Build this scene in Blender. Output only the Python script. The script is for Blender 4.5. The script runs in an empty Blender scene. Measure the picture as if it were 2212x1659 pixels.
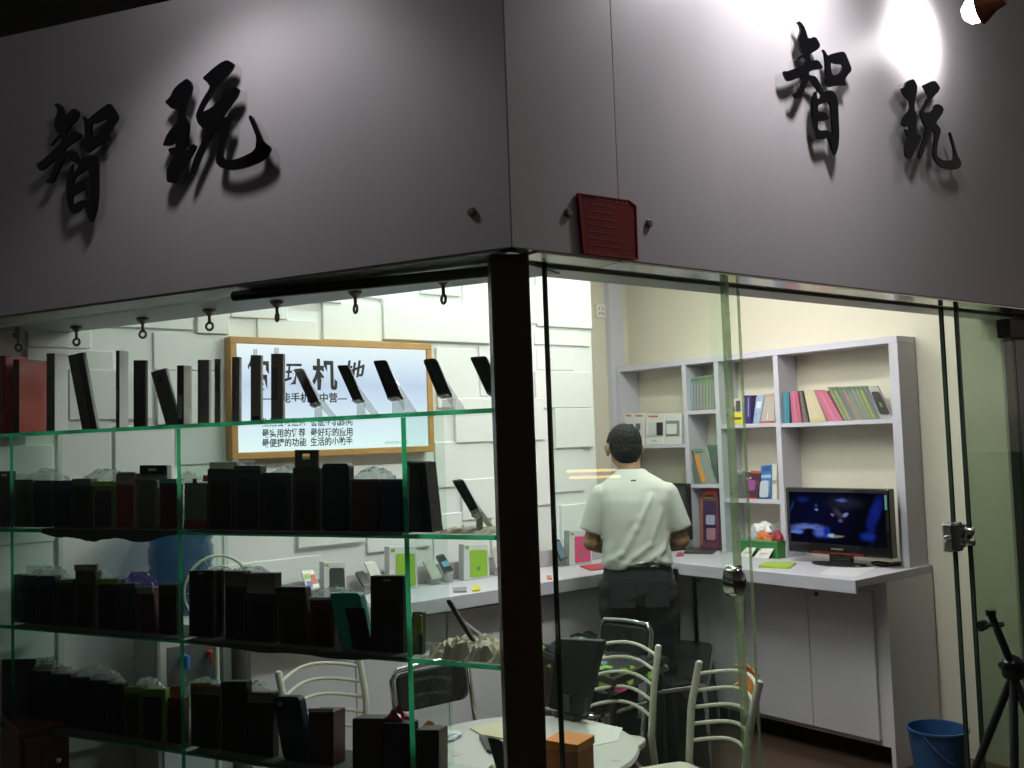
import bpy, bmesh, math, random
from mathutils import Vector, Matrix
C = bpy.context.scene.collection
S = bpy.context.scene
R = math.radians
rnd = random.Random(7)

# ------------------------------------------------------------------ camera, world, exposure
CAMZ = 1.58
f_ = 2158.826
pan, pit, rol, aL = 0.8973451, 0.0564292, -0.0350471, 1.9895086
F = Vector((math.cos(pit)*math.cos(pan), math.cos(pit)*math.sin(pan), math.sin(pit)))
r0 = Vector((math.sin(pan), -math.cos(pan), 0)); u0 = r0.cross(F)
RT = r0*math.cos(rol) + u0*math.sin(rol)
UP = u0*math.cos(rol) - r0*math.sin(rol)
EYE = Vector((0, 0, CAMZ))
cam = bpy.data.cameras.new('camera'); camo = bpy.data.objects.new('camera', cam); C.objects.link(camo)
cam.sensor_width = 36; cam.lens = 36*f_/2212; cam.clip_start = .05; cam.clip_end = 300
M = Matrix.Identity(4)
for i in range(3):
    M[i][0], M[i][1], M[i][2], M[i][3] = RT[i], UP[i], -F[i], EYE[i]
camo.matrix_world = M
S.camera = camo
w = bpy.data.worlds.new('World'); S.world = w; w.use_nodes = True
nt = w.node_tree; bg = nt.nodes['Background']
sky = nt.nodes.new('ShaderNodeTexSky'); sky.sky_type = 'NISHITA'; sky.sun_disc = False
sky.sun_elevation = R(-.5); sky.sun_rotation = R(120)
hs = nt.nodes.new('ShaderNodeHueSaturation'); hs.inputs['Saturation'].default_value = .25; nt.links.new(sky.outputs[0], hs.inputs['Color']); nt.links.new(hs.outputs[0], bg.inputs[0]); bg.inputs[1].default_value = .10
S.view_settings.view_transform = 'Standard'; S.view_settings.look = 'None'
S.view_settings.exposure = 0; S.view_settings.gamma = 1
S.render.engine = 'CYCLES'
S.cycles.use_denoising = True
S.cycles.max_bounces = 10; S.cycles.transparent_max_bounces = 40; S.cycles.glossy_bounces = 4
S.cycles.transmission_bounces = 6; S.cycles.caustics_reflective = False; S.cycles.caustics_refractive = False
S.cycles.sample_clamp_indirect = 6

# lamp powers
P_CEIL = 34.0; P_SPOT = 34; P_BULB = 30

# ------------------------------------------------------------------ pixel rays (2212 x 1659 px grid) onto real planes
def ray(x, y): return F*f_ + RT*(x-1106) - UP*(y-829.5)
def onp(x, y, P, n):
    d = ray(x, y); return EYE + d*((Vector(P)-EYE).dot(n)/d.dot(n))
def PY(x, y, Y): return onp(x, y, (0, Y, 0), Vector((0, 1, 0)))
def PX(x, y, X): return onp(x, y, (X, 0, 0), Vector((1, 0, 0)))
def PZ(x, y, Z): return onp(x, y, (0, 0, Z), Vector((0, 0, 1)))
K = Vector((1.616, 2.006, 2.082))
LD = Vector((math.cos(aL), math.sin(aL), 0)); NL = Vector((-math.sin(aL), math.cos(aL), 0))
def PL(x, y, d): return onp(x, y, K - NL*d, NL)
# frames: (rotation about z, right axis as seen, inward axis)
FR_L = (aL+math.pi, -LD, -NL)
FR_R = (0.0, Vector((1, 0, 0)), Vector((0, 1, 0)))
FR_S = (-math.pi/2, Vector((0, -1, 0)), Vector((1, 0, 0)))

# ------------------------------------------------------------------ materials
MATS = {}
def mat(name, col, rough=.5, metal=0, spec=.5, noise=0, nscale=8, emit=None, es=0, bump=0, bscale=60, trans=0, coat=0):
    if name in MATS: return MATS[name]
    m = bpy.data.materials.new(name); m.use_nodes = True; n = m.node_tree; b = n.nodes['Principled BSDF']
    col = tuple(col)+(1,)
    b.inputs['Base Color'].default_value = col; b.inputs['Roughness'].default_value = rough
    b.inputs['Metallic'].default_value = metal; b.inputs['Specular IOR Level'].default_value = spec
    b.inputs['Coat Weight'].default_value = coat
    tc = n.nodes.new('ShaderNodeTexCoord')
    if noise:
        t = n.nodes.new('ShaderNodeTexNoise'); t.inputs['Scale'].default_value = nscale; t.inputs['Detail'].default_value = 5
        n.links.new(tc.outputs['Object'], t.inputs['Vector'])
        mx = n.nodes.new('ShaderNodeMix'); mx.data_type = 'RGBA'
        mx.inputs[6].default_value = tuple(c*(1-noise) for c in col[:3])+(1,)
        mx.inputs[7].default_value = tuple(min(1, c*(1+noise)) for c in col[:3])+(1,)
        n.links.new(t.outputs['Fac'], mx.inputs[0]); n.links.new(mx.outputs[2], b.inputs['Base Color'])
        rr = n.nodes.new('ShaderNodeMapRange'); rr.inputs[3].default_value = max(0, rough-.08); rr.inputs[4].default_value = min(1, rough+.1)
        n.links.new(t.outputs['Fac'], rr.inputs[0]); n.links.new(rr.outputs[0], b.inputs['Roughness'])
    if bump:
        t2 = n.nodes.new('ShaderNodeTexNoise'); t2.inputs['Scale'].default_value = bscale; t2.inputs['Detail'].default_value = 4
        n.links.new(tc.outputs['Object'], t2.inputs['Vector'])
        bp = n.nodes.new('ShaderNodeBump'); bp.inputs['Strength'].default_value = bump; bp.inputs['Distance'].default_value = .01
        n.links.new(t2.outputs['Fac'], bp.inputs['Height']); n.links.new(bp.outputs[0], b.inputs['Normal'])
    if emit is not None:
        b.inputs['Emission Color'].default_value = tuple(emit)+(1,); b.inputs['Emission Strength'].default_value = es
    if trans:
        b.inputs['Transmission Weight'].default_value = trans
    MATS[name] = m; return m
def glass(name, tint, refl=.05, rough=.0, haze=0, hcol=(.8, .8, .8)):
    if name in MATS: return MATS[name]
    m = bpy.data.materials.new(name); m.use_nodes = True; n = m.node_tree; n.nodes.clear()
    out = n.nodes.new('ShaderNodeOutputMaterial')
    tr = n.nodes.new('ShaderNodeBsdfTransparent'); tr.inputs[0].default_value = tuple(tint)+(1,)
    gl = n.nodes.new('ShaderNodeBsdfGlossy'); gl.inputs['Roughness'].default_value = rough; gl.inputs[0].default_value = (.9, .95, .92, 1)
    fr = n.nodes.new('ShaderNodeFresnel'); fr.inputs[0].default_value = 1.45
    ml = n.nodes.new('ShaderNodeMath'); ml.operation = 'MULTIPLY'; ml.inputs[1].default_value = refl/.04*.6
    n.links.new(fr.outputs[0], ml.inputs[0])
    ge = n.nodes.new('ShaderNodeNewGeometry'); iv = n.nodes.new('ShaderNodeMath'); iv.operation = 'SUBTRACT'; iv.inputs[0].default_value = 1
    n.links.new(ge.outputs['Backfacing'], iv.inputs[1])
    mk = n.nodes.new('ShaderNodeMath'); mk.operation = 'MULTIPLY'; n.links.new(ml.outputs[0], mk.inputs[0]); n.links.new(iv.outputs[0], mk.inputs[1])
    mx = n.nodes.new('ShaderNodeMixShader'); n.links.new(mk.outputs[0], mx.inputs[0])
    n.links.new(tr.outputs[0], mx.inputs[1]); n.links.new(gl.outputs[0], mx.inputs[2])
    last = mx
    if haze:
        df = n.nodes.new('ShaderNodeBsdfDiffuse'); df.inputs[0].default_value = tuple(hcol)+(1,)
        tl = n.nodes.new('ShaderNodeBsdfTranslucent'); tl.inputs[0].default_value = tuple(hcol)+(1,)
        m0 = n.nodes.new('ShaderNodeMixShader'); m0.inputs[0].default_value = .5
        n.links.new(df.outputs[0], m0.inputs[1]); n.links.new(tl.outputs[0], m0.inputs[2])
        m2 = n.nodes.new('ShaderNodeMixShader')
        tcg = n.nodes.new('ShaderNodeTexCoord'); nzg = n.nodes.new('ShaderNodeTexNoise'); nzg.inputs['Scale'].default_value = 3.5; nzg.inputs['Detail'].default_value = 6
        n.links.new(tcg.outputs['Object'], nzg.inputs['Vector'])
        mrg = n.nodes.new('ShaderNodeMapRange'); mrg.inputs[1].default_value = .35; mrg.inputs[2].default_value = .75; mrg.inputs[3].default_value = haze*.5; mrg.inputs[4].default_value = haze*1.7
        n.links.new(nzg.outputs['Fac'], mrg.inputs[0]); n.links.new(mrg.outputs[0], m2.inputs[0])
        n.links.new(mx.outputs[0], m2.inputs[1]); n.links.new(m0.outputs[0], m2.inputs[2]); last = m2
    n.links.new(last.outputs[0], out.inputs[0]); MATS[name] = m; return m
def emis(name, col, st):
    if name in MATS: return MATS[name]
    m = bpy.data.materials.new(name); m.use_nodes = True; n = m.node_tree; n.nodes.clear()
    out = n.nodes.new('ShaderNodeOutputMaterial'); e = n.nodes.new('ShaderNodeEmission')
    e.inputs[0].default_value = tuple(col)+(1,); e.inputs[1].default_value = st
    n.links.new(e.outputs[0], out.inputs[0]); MATS[name] = m; return m

FASC = mat('fascia composite panel', (.62, .585, .60), .38, noise=.085, nscale=1.6, spec=.45, bump=.03, bscale=300)
_n = FASC.node_tree; _mp = _n.nodes.new('ShaderNodeMapping'); _mp.inputs['Scale'].default_value = (2.2, 2.2, .55)
_tc = [x for x in _n.nodes if x.type == 'TEX_COORD'][0]; _n.links.new(_tc.outputs['Object'], _mp.inputs[0])
[_n.links.new(_mp.outputs[0], x.inputs['Vector']) for x in _n.nodes if x.type == 'TEX_NOISE' and x.inputs['Scale'].default_value < 2]
STEEL = mat('brushed steel', (.55, .54, .50), .16, 1, noise=.15, nscale=5)
CHROME = mat('chrome', (.75, .75, .73), .12, 1)
DKMET = mat('dark rail metal', (.035, .035, .033), .4, .6, noise=.2)
POSTM = mat('brown post', (.085, .058, .038), .45, .2, noise=.25, nscale=3)
WHT = mat('white relief panel', (.80, .82, .79), .45, noise=.03, nscale=3, bump=.02, bscale=80)
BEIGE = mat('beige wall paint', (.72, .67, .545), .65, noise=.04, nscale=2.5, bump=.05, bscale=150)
LAV = mat('pale lavender melamine', (.58, .56, .63), .38, noise=.03, nscale=4)
LAVD = mat('melamine cabinet', (.80, .77, .81), .42, noise=.05, nscale=4)
BLACK = mat('black plastic', (.012, .012, .013), .35)
BLKG = mat('gloss black acrylic', (.003, .003, .004), .10, coat=.25, spec=.2)
CLEAR = glass('clear acrylic', (.97, .97, .97), .05, .02, .025)
GLS_F = glass('front glass', (.975, .992, .982), .04, 0, .003, (.6, .8, .7))
GLS_G = glass('green tinted glass', (.955, .99, .962), .05, 0, .011, (.55, .75, .6))
GLS_D = glass('dark green glass', (.62, .68, .60), .05, 0, .03, (.4, .6, .45))
SHG = glass('shelf glass', (.92, .975, .95), .05, 0, .02, (.5, .75, .6))
def edge_mat():
    m = bpy.data.materials.new('green glass edge'); m.use_nodes = True; n = m.node_tree; n.nodes.clear()
    out = n.nodes.new('ShaderNodeOutputMaterial')
    tl = n.nodes.new('ShaderNodeBsdfTranslucent'); tl.inputs[0].default_value = (.05, .48, .23, 1)
    df = n.nodes.new('ShaderNodeBsdfDiffuse'); df.inputs[0].default_value = (.02, .22, .12, 1)
    gl = n.nodes.new('ShaderNodeBsdfGlossy'); gl.inputs[0].default_value = (.5, .8, .65, 1); gl.inputs['Roughness'].default_value = .15
    a = n.nodes.new('ShaderNodeMixShader'); a.inputs[0].default_value = .3
    b = n.nodes.new('ShaderNodeMixShader'); b.inputs[0].default_value = .08
    n.links.new(tl.outputs[0], a.inputs[1]); n.links.new(df.outputs[0], a.inputs[2])
    n.links.new(a.outputs[0], b.inputs[1]); n.links.new(gl.outputs[0], b.inputs[2]); n.links.new(b.outputs[0], out.inputs[0]); return m
EDGE = edge_mat()
PLAS = glass('crinkled clear plastic', (.84, .88, .87), .26, .08, .24, (.82, .86, .84))
_col = {}
def paint(r, g, b, rough=.45, noise=.06):
    k = (r, g, b, rough)
    if k not in _col: _col[k] = mat('paint_%02d' % len(_col), (r, g, b), rough, noise=noise, nscale=14)
    return _col[k]

# ------------------------------------------------------------------ mesh builder
class MB:
    def __init__(s): s.v = []; s.f = []; s.mi = []
    def add(s, vs, fs, mi=0):
        o = len(s.v); s.v += [Vector(p) for p in vs]; s.f += [tuple(i+o for i in q) for q in fs]; s.mi += [mi]*len(fs); return s
    def box(s, a, b, mi=0, m=None):
        x0, y0, z0 = a; x1, y1, z1 = b
        vs = [Vector(p) for p in ((x0, y0, z0), (x1, y0, z0), (x1, y1, z0), (x0, y1, z0), (x0, y0, z1), (x1, y0, z1), (x1, y1, z1), (x0, y1, z1))]
        if m is not None: vs = [m @ p for p in vs]
        return s.add(vs, [(0, 3, 2, 1), (4, 5, 6, 7), (0, 1, 5, 4), (1, 2, 6, 5), (2, 3, 7, 6), (3, 0, 4, 7)], mi)
    def tube(s, pts, r, n=10, mi=0, cap=True, closed=False):
        pts = [Vector(p) for p in pts]; N = len(pts); rs = r if isinstance(r, (list, tuple)) else [r]*N
        rings = []; nrm = None
        for i in range(N):
            a = pts[(i-1) % N] if (closed or i) else pts[0]; b = pts[(i+1) % N] if (closed or i < N-1) else pts[-1]
            t = (b-a).normalized()
            if nrm is None:
                h = Vector((0, 0, 1)) if abs(t.z) < .9 else Vector((1, 0, 0)); nrm = t.cross(h).normalized()
            else: nrm = (nrm - t*nrm.dot(t)).normalized()
            bn = t.cross(nrm)
            rings.append([pts[i] + (nrm*math.cos(k*2*math.pi/n) + bn*math.sin(k*2*math.pi/n))*rs[i] for k in range(n)])
        vs = [p for q in rings for p in q]; fs = []
        for i in range(N if closed else N-1):
            j = (i+1) % N
            for k in range(n): fs.append((i*n+k, i*n+(k+1) % n, j*n+(k+1) % n, j*n+k))
        if cap and not closed: fs.append(tuple(range(n))[::-1]); fs.append(tuple(range((N-1)*n, N*n)))
        return s.add(vs, fs, mi)
    def lathe(s, prof, n=24, mi=0, c=(0, 0, 0), m=None):
        vs = []; fs = []
        for r, z in prof:
            for k in range(n):
                p = Vector((r*math.cos(k*2*math.pi/n), r*math.sin(k*2*math.pi/n), z)); p = m @ p if m is not None else p
                vs.append(p + Vector(c))
        for i in range(len(prof)-1):
            for k in range(n): fs.append((i*n+k, i*n+(k+1) % n, (i+1)*n+(k+1) % n, (i+1)*n+k))
        return s.add(vs, fs, mi)
    def prism(s, poly, ext, mi=0, mi_side=None):
        poly = [Vector(p) for p in poly]; n = len(poly); ext = Vector(ext)
        o = len(s.v); s.v += poly + [p+ext for p in poly]
        s.f += [tuple(o+i for i in range(n)), tuple(o+n+i for i in range(n))[::-1]]; s.mi += [mi, mi]
        for i in range(n):
            j = (i+1) % n; s.f.append((o+i, o+n+i, o+n+j, o+j)); s.mi.append(mi if mi_side is None else mi_side)
        return s
    def mesh(s, name, mats, smooth=False):
        me = bpy.data.meshes.new(name); me.from_pydata([tuple(p) for p in s.v], [], s.f)
        for m in (mats if isinstance(mats, (list, tuple)) else [mats]): me.materials.append(m)
        for p, i in zip(me.polygons, s.mi): p.material_index = i
        bm = bmesh.new(); bm.from_mesh(me); bmesh.ops.recalc_face_normals(bm, faces=bm.faces)
        if smooth:
            for fc in bm.faces: fc.smooth = True
            for e in bm.edges:
                if len(e.link_faces) == 2 and e.calc_face_angle(0) > R(40): e.smooth = False
        bm.to_mesh(me); bm.free(); return me
def tag(o, label=None, cat=None, group=None, kind=None):
    if label: o['label'] = label
    if cat: o['category'] = cat
    if group: o['group'] = group
    if kind: o['kind'] = kind
    return o
def thing(name, label, cat, loc=(0, 0, 0), rz=0, group=None):
    o = bpy.data.objects.new(name, None); C.objects.link(o); o.empty_display_size = .05
    o.location = loc; o.rotation_euler = (0, 0, rz); return tag(o, label, cat, group)
def obj(name, mb, mats, parent=None, bevel=0, smooth=False, loc=None, rz=0):
    me = mb if isinstance(mb, bpy.types.Mesh) else mb.mesh(name, mats, smooth)
    o = bpy.data.objects.new(name, me); C.objects.link(o)
    if parent: o.parent = parent
    if loc is not None: o.location = loc
    o.rotation_euler = (0, 0, rz) if rz else (0, 0, 0)
    if bevel:
        bv = o.modifiers.new('bevel', 'BEVEL'); bv.width = bevel; bv.segments = 2; bv.limit_method = 'ANGLE'; bv.angle_limit = R(40)
    return o
def single(name, label, cat, mb, mats, loc=(0, 0, 0), rz=0, group=None, bevel=0, smooth=False, kind=None):
    return tag(obj(name, mb, mats, None, bevel, smooth, loc, rz), label, cat, group, kind)
def struct(name, mb, mats, loc=(0, 0, 0)): return tag(obj(name, mb, mats, loc=loc), kind='structure')
def copy_tree(o, parent=None):
    c = o.copy(); C.objects.link(c)
    if parent: c.parent = parent
    for ch in list(o.children): copy_tree(ch, c)
    return c
def rounded(q, r, n=5):
    out = []
    N = len(q)
    for i in range(N):
        p = q[i]; a = (q[i-1]-p); b = (q[(i+1) % N]-p)
        la = min(r, a.length*.45); lb = min(r, b.length*.45)
        A = p+a.normalized()*la; B = p+b.normalized()*lb
        for k in range(n+1):
            t = k/n; out.append(A*(1-t)**2 + p*2*t*(1-t) + B*t*t)
    return out
def eval_mesh(o):
    dg = bpy.context.evaluated_depsgraph_get(); dg.update()
    me = bpy.data.meshes.new_from_object(o.evaluated_get(dg)); return me
def curve_mesh(polys, ext, mats, name='shape', bevel=0):
    """flat outlines (closed, with holes) in the XZ plane, from y=0 to y=ext"""
    cu = bpy.data.curves.new(name, 'CURVE'); cu.dimensions = '2D'; cu.fill_mode = 'BOTH'; cu.extrude = ext/2; cu.bevel_depth = bevel
    for p in polys:
        sp = cu.splines.new('POLY'); sp.points.add(len(p)-1); sp.use_cyclic_u = True
        for i, (x, y) in enumerate(p): sp.points[i].co = (x, y, 0, 1)
    o = bpy.data.objects.new(name, cu); C.objects.link(o); me = eval_mesh(o); bpy.data.objects.remove(o)
    me.transform(Matrix.Rotation(math.pi/2, 4, 'X')); me.transform(Matrix.Translation((0, ext/2, 0)))
    me.materials.clear(); me.materials.append(mats); return me
def text_mesh(body, size, ext, m, bold=0, shear=0, align='LEFT'):
    cu = bpy.data.curves.new('text', 'FONT'); cu.body = body; cu.size = size; cu.extrude = ext/2; cu.offset = bold; cu.shear = shear; cu.align_x = align
    o = bpy.data.objects.new('text', cu); C.objects.link(o); me = eval_mesh(o); bpy.data.objects.remove(o)
    me.transform(Matrix.Rotation(math.pi/2, 4, 'X')); me.materials.clear(); me.materials.append(m); return me

def slab(name, label, cat, quad, plane, fr, t, m, decals=(), group=None, rnd_=0, bevel=.0015, mside=None, parts_mats=None, base_name='body'):
    """object with a front face of four picture corners (TL,TR,BR,BL) lying on a real plane, t deep inwards"""
    P = [plane(*q) for q in quad]; rz, ex, inn = fr
    base = (P[2]+P[3])/2
    inv = Matrix.Rotation(-rz, 3, 'Z')
    q = [inv @ (p-base) for p in P]
    poly = rounded(q, rnd_) if rnd_ else q
    mb = MB().prism(poly, (0, t, 0), 0, 0 if mside is None else 1)
    mats = [m] if mside is None else [m, mside]
    if not decals:
        return single(name, label, cat, mb, mats, base, rz, group, bevel)
    root = thing(name, label, cat, base, rz, group)
    obj(base_name, mb, mats, root, bevel)
    def uv(u, v, pr):
        top = q[0].lerp(q[1], u); bot = q[3].lerp(q[2], u); p = bot.lerp(top, v); return Vector((p.x, p.y-pr, p.z))
    for d in decals:
        nm, dm, a0, a1, b0, b1 = d[:6]; pr = d[6] if len(d) > 6 else .002; rr = d[7] if len(d) > 7 else 0
        c = [uv(a0, b1, pr), uv(a1, b1, pr), uv(a1, b0, pr), uv(a0, b0, pr)]
        if rr: c = rounded(c, rr)
        dep = pr-.0004 if (b1 <= 1.001) else pr+min(t, .004)
        obj(nm, MB().prism(c, (0, dep, 0)), dm, root)
    return root
def rect(x0, y0, x1, y1): return [(x0, y0), (x1, y0), (x1, y1), (x0, y1)]
def crumple(mb, c, sx, sy, sz, seed=0, sub=3, amp=.35):
    rg = random.Random(seed); bm = bmesh.new(); bmesh.ops.create_icosphere(bm, subdivisions=sub, radius=1)
    for v in bm.verts:
        k = 1+rg.uniform(-amp, amp); v.co = Vector((v.co.x*sx*k, v.co.y*sy*k, v.co.z*sz*k))+Vector(c)
    bm.verts.index_update(); mb.add([v.co.copy() for v in bm.verts], [tuple(v.index for v in fc.verts) for fc in bm.faces]); bm.free(); return mb

# ================================================================== SETTING
PAVE = mat('pavement', (.16, .15, .14), .7, noise=.25, nscale=6, bump=.15, bscale=40)
FLOORM = mat('brown floor tile', (.085, .055, .04), .35, noise=.35, nscale=9, bump=.03)
struct('ground', MB().box((-60, -60, -.32), (60, 60, -.12)), PAVE)
wallP0 = K - NL*.06 + LD*2.36                  # where the left front meets the relief wall
flo = [(K.x+.02, K.y+.05, -.02), (6.4, K.y+.05, -.02), (6.4, 2.2, -.02), (4.9, 2.3, -.02), (4.9, 4.66, -.02), (.6, 4.66, -.02), (wallP0.x, wallP0.y, -.02)]
struct('floor', MB().prism(flo, (0, 0, .02)), FLOORM)
struct('floor_slab', MB().prism([(x, y, -.12) for x, y, z in flo], (0, 0, .098)), PAVE)
CEILM = mat('ceiling white', (.78, .79, .76), .7, noise=.03)
struct('ceiling', MB().prism([(x, y, 2.78) for x, y, z in flo], (0, 0, .06)), CEILM)

# ---- relief panel wall (thick partition), alcove wall, beige shelf wall
YW = 4.15
mb = MB().box((.70, YW+.03, 0), (3.93, 4.60, 2.78))
def blk(x0, y0, x1, y1, t):
    t *= .6
    a = PY(x0, y0, YW); b = PY(x1, y1, YW); xa, xb = sorted((a.x, b.x)); za, zb = sorted((a.z, b.z))
    if xb < .75: return
    mb.box((max(xa, .70), YW+.031-t, max(za, 0)), (min(xb, 3.932), YW+.04, min(zb, 2.78)))
blocks = [  # relief panels seen beside and around the light box, px rectangles with their thickness
 (-60, 500, 60, 690, .03), (62, 690, 200, 752, .022), (205, 560, 420, 712, .03), (425, 560, 498, 722, .045), (60, 752, 250, 800, .03),
 (150, 796, 330, 905, .036), (335, 716, 498, 800, .02), (340, 800, 470, 915, .04), (-60, 800, 60, 960, .02), (-60, 965, 120, 1170, .03), (126, 900, 245, 1060, .02),
 (126, 1065, 330, 1240, .032), (250, 920, 380, 1050, .026), (-60, 1175, 120, 1420, .022), (126, 1245, 300, 1600, .03), (335, 1055, 480, 1250, .02), (384, 905, 496, 1000, .018),
 (500, 540, 625, 690, .03), (560, 685, 690, 735, .018), (630, 560, 740, 655, .045), (700, 650, 830, 738, .03), (745, 575, 905, 650, .02), (828, 645, 1066, 742, .05),
 (910, 560, 1000, 640, .034), (1003, 600, 1280, 705, .022), (946, 750, 1035, 880, .03), (1040, 746, 1160, 855, .018), (985, 860, 1180, 950, .04), (944, 955, 1160, 1040, .022),
 (1000, 1036, 1160, 1110, .036), (486, 1004, 700, 1100, .03), (486, 1104, 640, 1218, .018), (644, 1098, 790, 1170, .045), (705, 1010, 940, 1092, .022), (795, 1096, 935, 1180, .03),
 (940, 1112, 1060, 1210, .02), (1064, 1120, 1158, 1208, .034), (1160, 560, 1283, 710, .03), (1160, 713, 1280, 748, .02), (1165, 752, 1246, 800, .012), (1160, 801, 1282, 880, .028),
 (1200, 882, 1284, 965, .045), (1160, 890, 1198, 1090, .02), (1202, 968, 1268, 1060, .02), (1215, 1092, 1285, 1190, .034), (300, 1250, 480, 1600, .018), (484, 1222, 700, 1290, .03)]
for q in blocks: blk(*q)
for zz in (2.5, 2.72): mb.box((.71, YW+.005, zz), (3.93, YW+.04, zz+.16))
pw = single('panel_wall', 'white wall clad in square relief panels behind the phone counter', 'wall', mb, WHT, bevel=.004)
single('wall', 'beige recess wall with the socket, between relief wall and shelf unit', 'wall', MB().box((3.6, 4.62, 0), (4.80, 4.72, 2.78)), BEIGE)
bw = thing('wall', 'beige side wall behind the white shelf unit and the television', 'wall', (4.672, 3.4, 0))
obj('wall_face', MB().box((0, -1.20, 0), (.12, 1.219, 2.78)), BEIGE, bw)
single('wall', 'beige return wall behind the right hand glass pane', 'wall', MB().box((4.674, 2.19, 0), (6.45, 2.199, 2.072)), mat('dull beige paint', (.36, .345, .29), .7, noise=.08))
single('pilaster', 'pale upright board running up the corner left of the shelf unit', 'board', MB().box((4.47, 4.575, 0), (4.585, 4.618, 2.77)), LAV, bevel=.002)
# ---- socket
p = PY(1285, 656, 4.62); q = PY(1306, 688, 4.62)
t = thing('wall_socket', 'square white wall socket high on the beige recess wall', 'socket', (0, 4.619, 0))
obj('plate', MB().box((p.x, -.012, q.z), (q.x, 0, p.z)), paint(.8, .78, .7), t, .003)
cx, cz = (p.x+q.x)/2, (p.z+q.z)/2
for dx, dz in ((-.016, .014), (.016, .014), (0, -.014), (-.018, -.018), (.018, -.018)):
    obj('slot', MB().box((cx+dx-.003, -.0135, cz+dz-.006), (cx+dx+.003, -.011, cz+dz+.006)), BLACK, t)

# ---- ceiling lamps
LAMPE = emis('fluorescent tube light', (.86, 1.0, .90), P_CEIL*.42)
LAMPE2 = emis('warm tube light', (1.0, .98, .94), P_CEIL*1.25)
def ceil_lamp(x, y, lx, ly, lab, e):
    t = thing('ceiling_lamp', lab, 'ceiling lamp', (x, y, 2.78))
    obj('housing', MB().box((-lx/2-.02, -ly/2-.02, -.045), (lx/2+.02, ly/2+.02, -.001)), paint(.8, .8, .8), t, .004)
    obj('diffuser', MB().box((-lx/2, -ly/2, -.060), (lx/2, ly/2, -.0455)), e, t)
ceil_lamp(2.55, 3.90, 1.2, .10, 'long white tube lamp on the ceiling before the relief wall', LAMPE)
ceil_lamp(3.72, 3.35, .10, 1.1, 'long white tube lamp on the ceiling before the shelf unit', LAMPE2)
ceil_lamp(2.95, 2.62, 1.2, .10, 'long white tube lamp on the ceiling above the round table', emis('neutral tube light', (.95, 1.0, .95), P_CEIL*2.0))
ceil_lamp(1.75, 3.05, .12, .6, 'short tube lamp on the ceiling behind the glass display rack', LAMPE)

# ================================================================== FACADE
ZB = 2.082
def facade_poly(P0, P1, z0, z1, thick, inward):
    return MB().prism([(P0.x, P0.y, z0), (P1.x, P1.y, z0), (P1.x, P1.y, z1), (P0.x, P0.y, z1)], inward*thick)
Kc = K.copy()
t = thing('sign_board', 'grey white fascia board over the display rack, with two black characters', 'sign board', (K.x, K.y, ZB))
def rel(mb, o): 
    for i in range(len(mb.v)): mb.v[i] = mb.v[i]-Vector(o)
    return mb
O = (K.x, K.y, ZB)
obj('face', rel(facade_poly(K+LD*.0003, K+LD*2.75, ZB, 4.2, .06, -NL), O), FASC, t, .002)
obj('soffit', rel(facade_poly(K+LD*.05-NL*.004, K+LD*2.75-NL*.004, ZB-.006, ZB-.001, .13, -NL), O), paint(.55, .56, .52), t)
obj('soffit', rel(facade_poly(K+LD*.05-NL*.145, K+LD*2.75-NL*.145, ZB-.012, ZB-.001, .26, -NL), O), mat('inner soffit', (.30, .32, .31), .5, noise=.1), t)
xs = PY(1335, 420, K.y).x
t = thing('sign_board', 'narrow fascia board at the shop corner left of the seam', 'sign board', (K.x, K.y, ZB))
obj('face', rel(MB().box((K.x+.0003, K.y, ZB), (xs-.0005, K.y+.06, 4.2)), O), FASC, t, .002)
t2 = thing('sign_board', 'wide fascia board over the shop door with two black characters', 'sign board', (xs, K.y, ZB))
O2 = (xs, K.y, ZB)
obj('face', rel(MB().box((xs+.0005, K.y, ZB), (6.6, K.y+.06, 4.2)), O2), FASC, t2, .002)
obj('soffit', rel(MB().box((xs+.004, K.y+.004, ZB-.006), (6.6, K.y+.10, ZB-.001)), O2), STEEL, t2)
obj('soffit', rel(MB().box((K.x+.09, K.y+.004, ZB-.006), (xs, K.y+.10, ZB-.001)), O), mat('worn steel', (.42, .42, .36), .35, .8, noise=.3, nscale=10), t)
# wall above the ceiling so nothing leaks
single('wall', 'plain wall above the glass shop front, hidden behind the fascia boards', 'wall', MB().prism([(wallP0.x, wallP0.y, 2.5), (K.x+.06, K.y+.065, 2.5), (6.5, K.y+.065, 2.5), (6.5, K.y+.12, 2.5), (K.x+.1, K.y+.12, 2.5), (wallP0.x+.05, wallP0.y+.02, 2.5)], (0, 0, 1.7)), CEILM)
# upright seam strip between boards already a real gap; fixing bolts
def bolt(P, n, lab):
    nn = Vector(n); m = nn.to_track_quat('Z', 'Y').to_matrix().to_4x4()
    mb = MB().lathe([(0, .011), (.009, .010), (.0125, .006), (.0125, .0005)], 16, m=m)
    single('fixing_bolt', lab, 'bolt', mb, mat('bolt metal', (.28, .23, .15), .35, .6), P, group='bolts on the fascia', smooth=True)
bolt(PL(1020, 458, 0), NL, 'metal bolt head on the left fascia near the corner')
bolt(PY(1226, 460, K.y), (0, -1, 0), 'metal bolt head just left of the red plaque')
bolt(PY(1400, 483, K.y), (0, -1, 0), 'metal bolt head just right of the red plaque')

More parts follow.
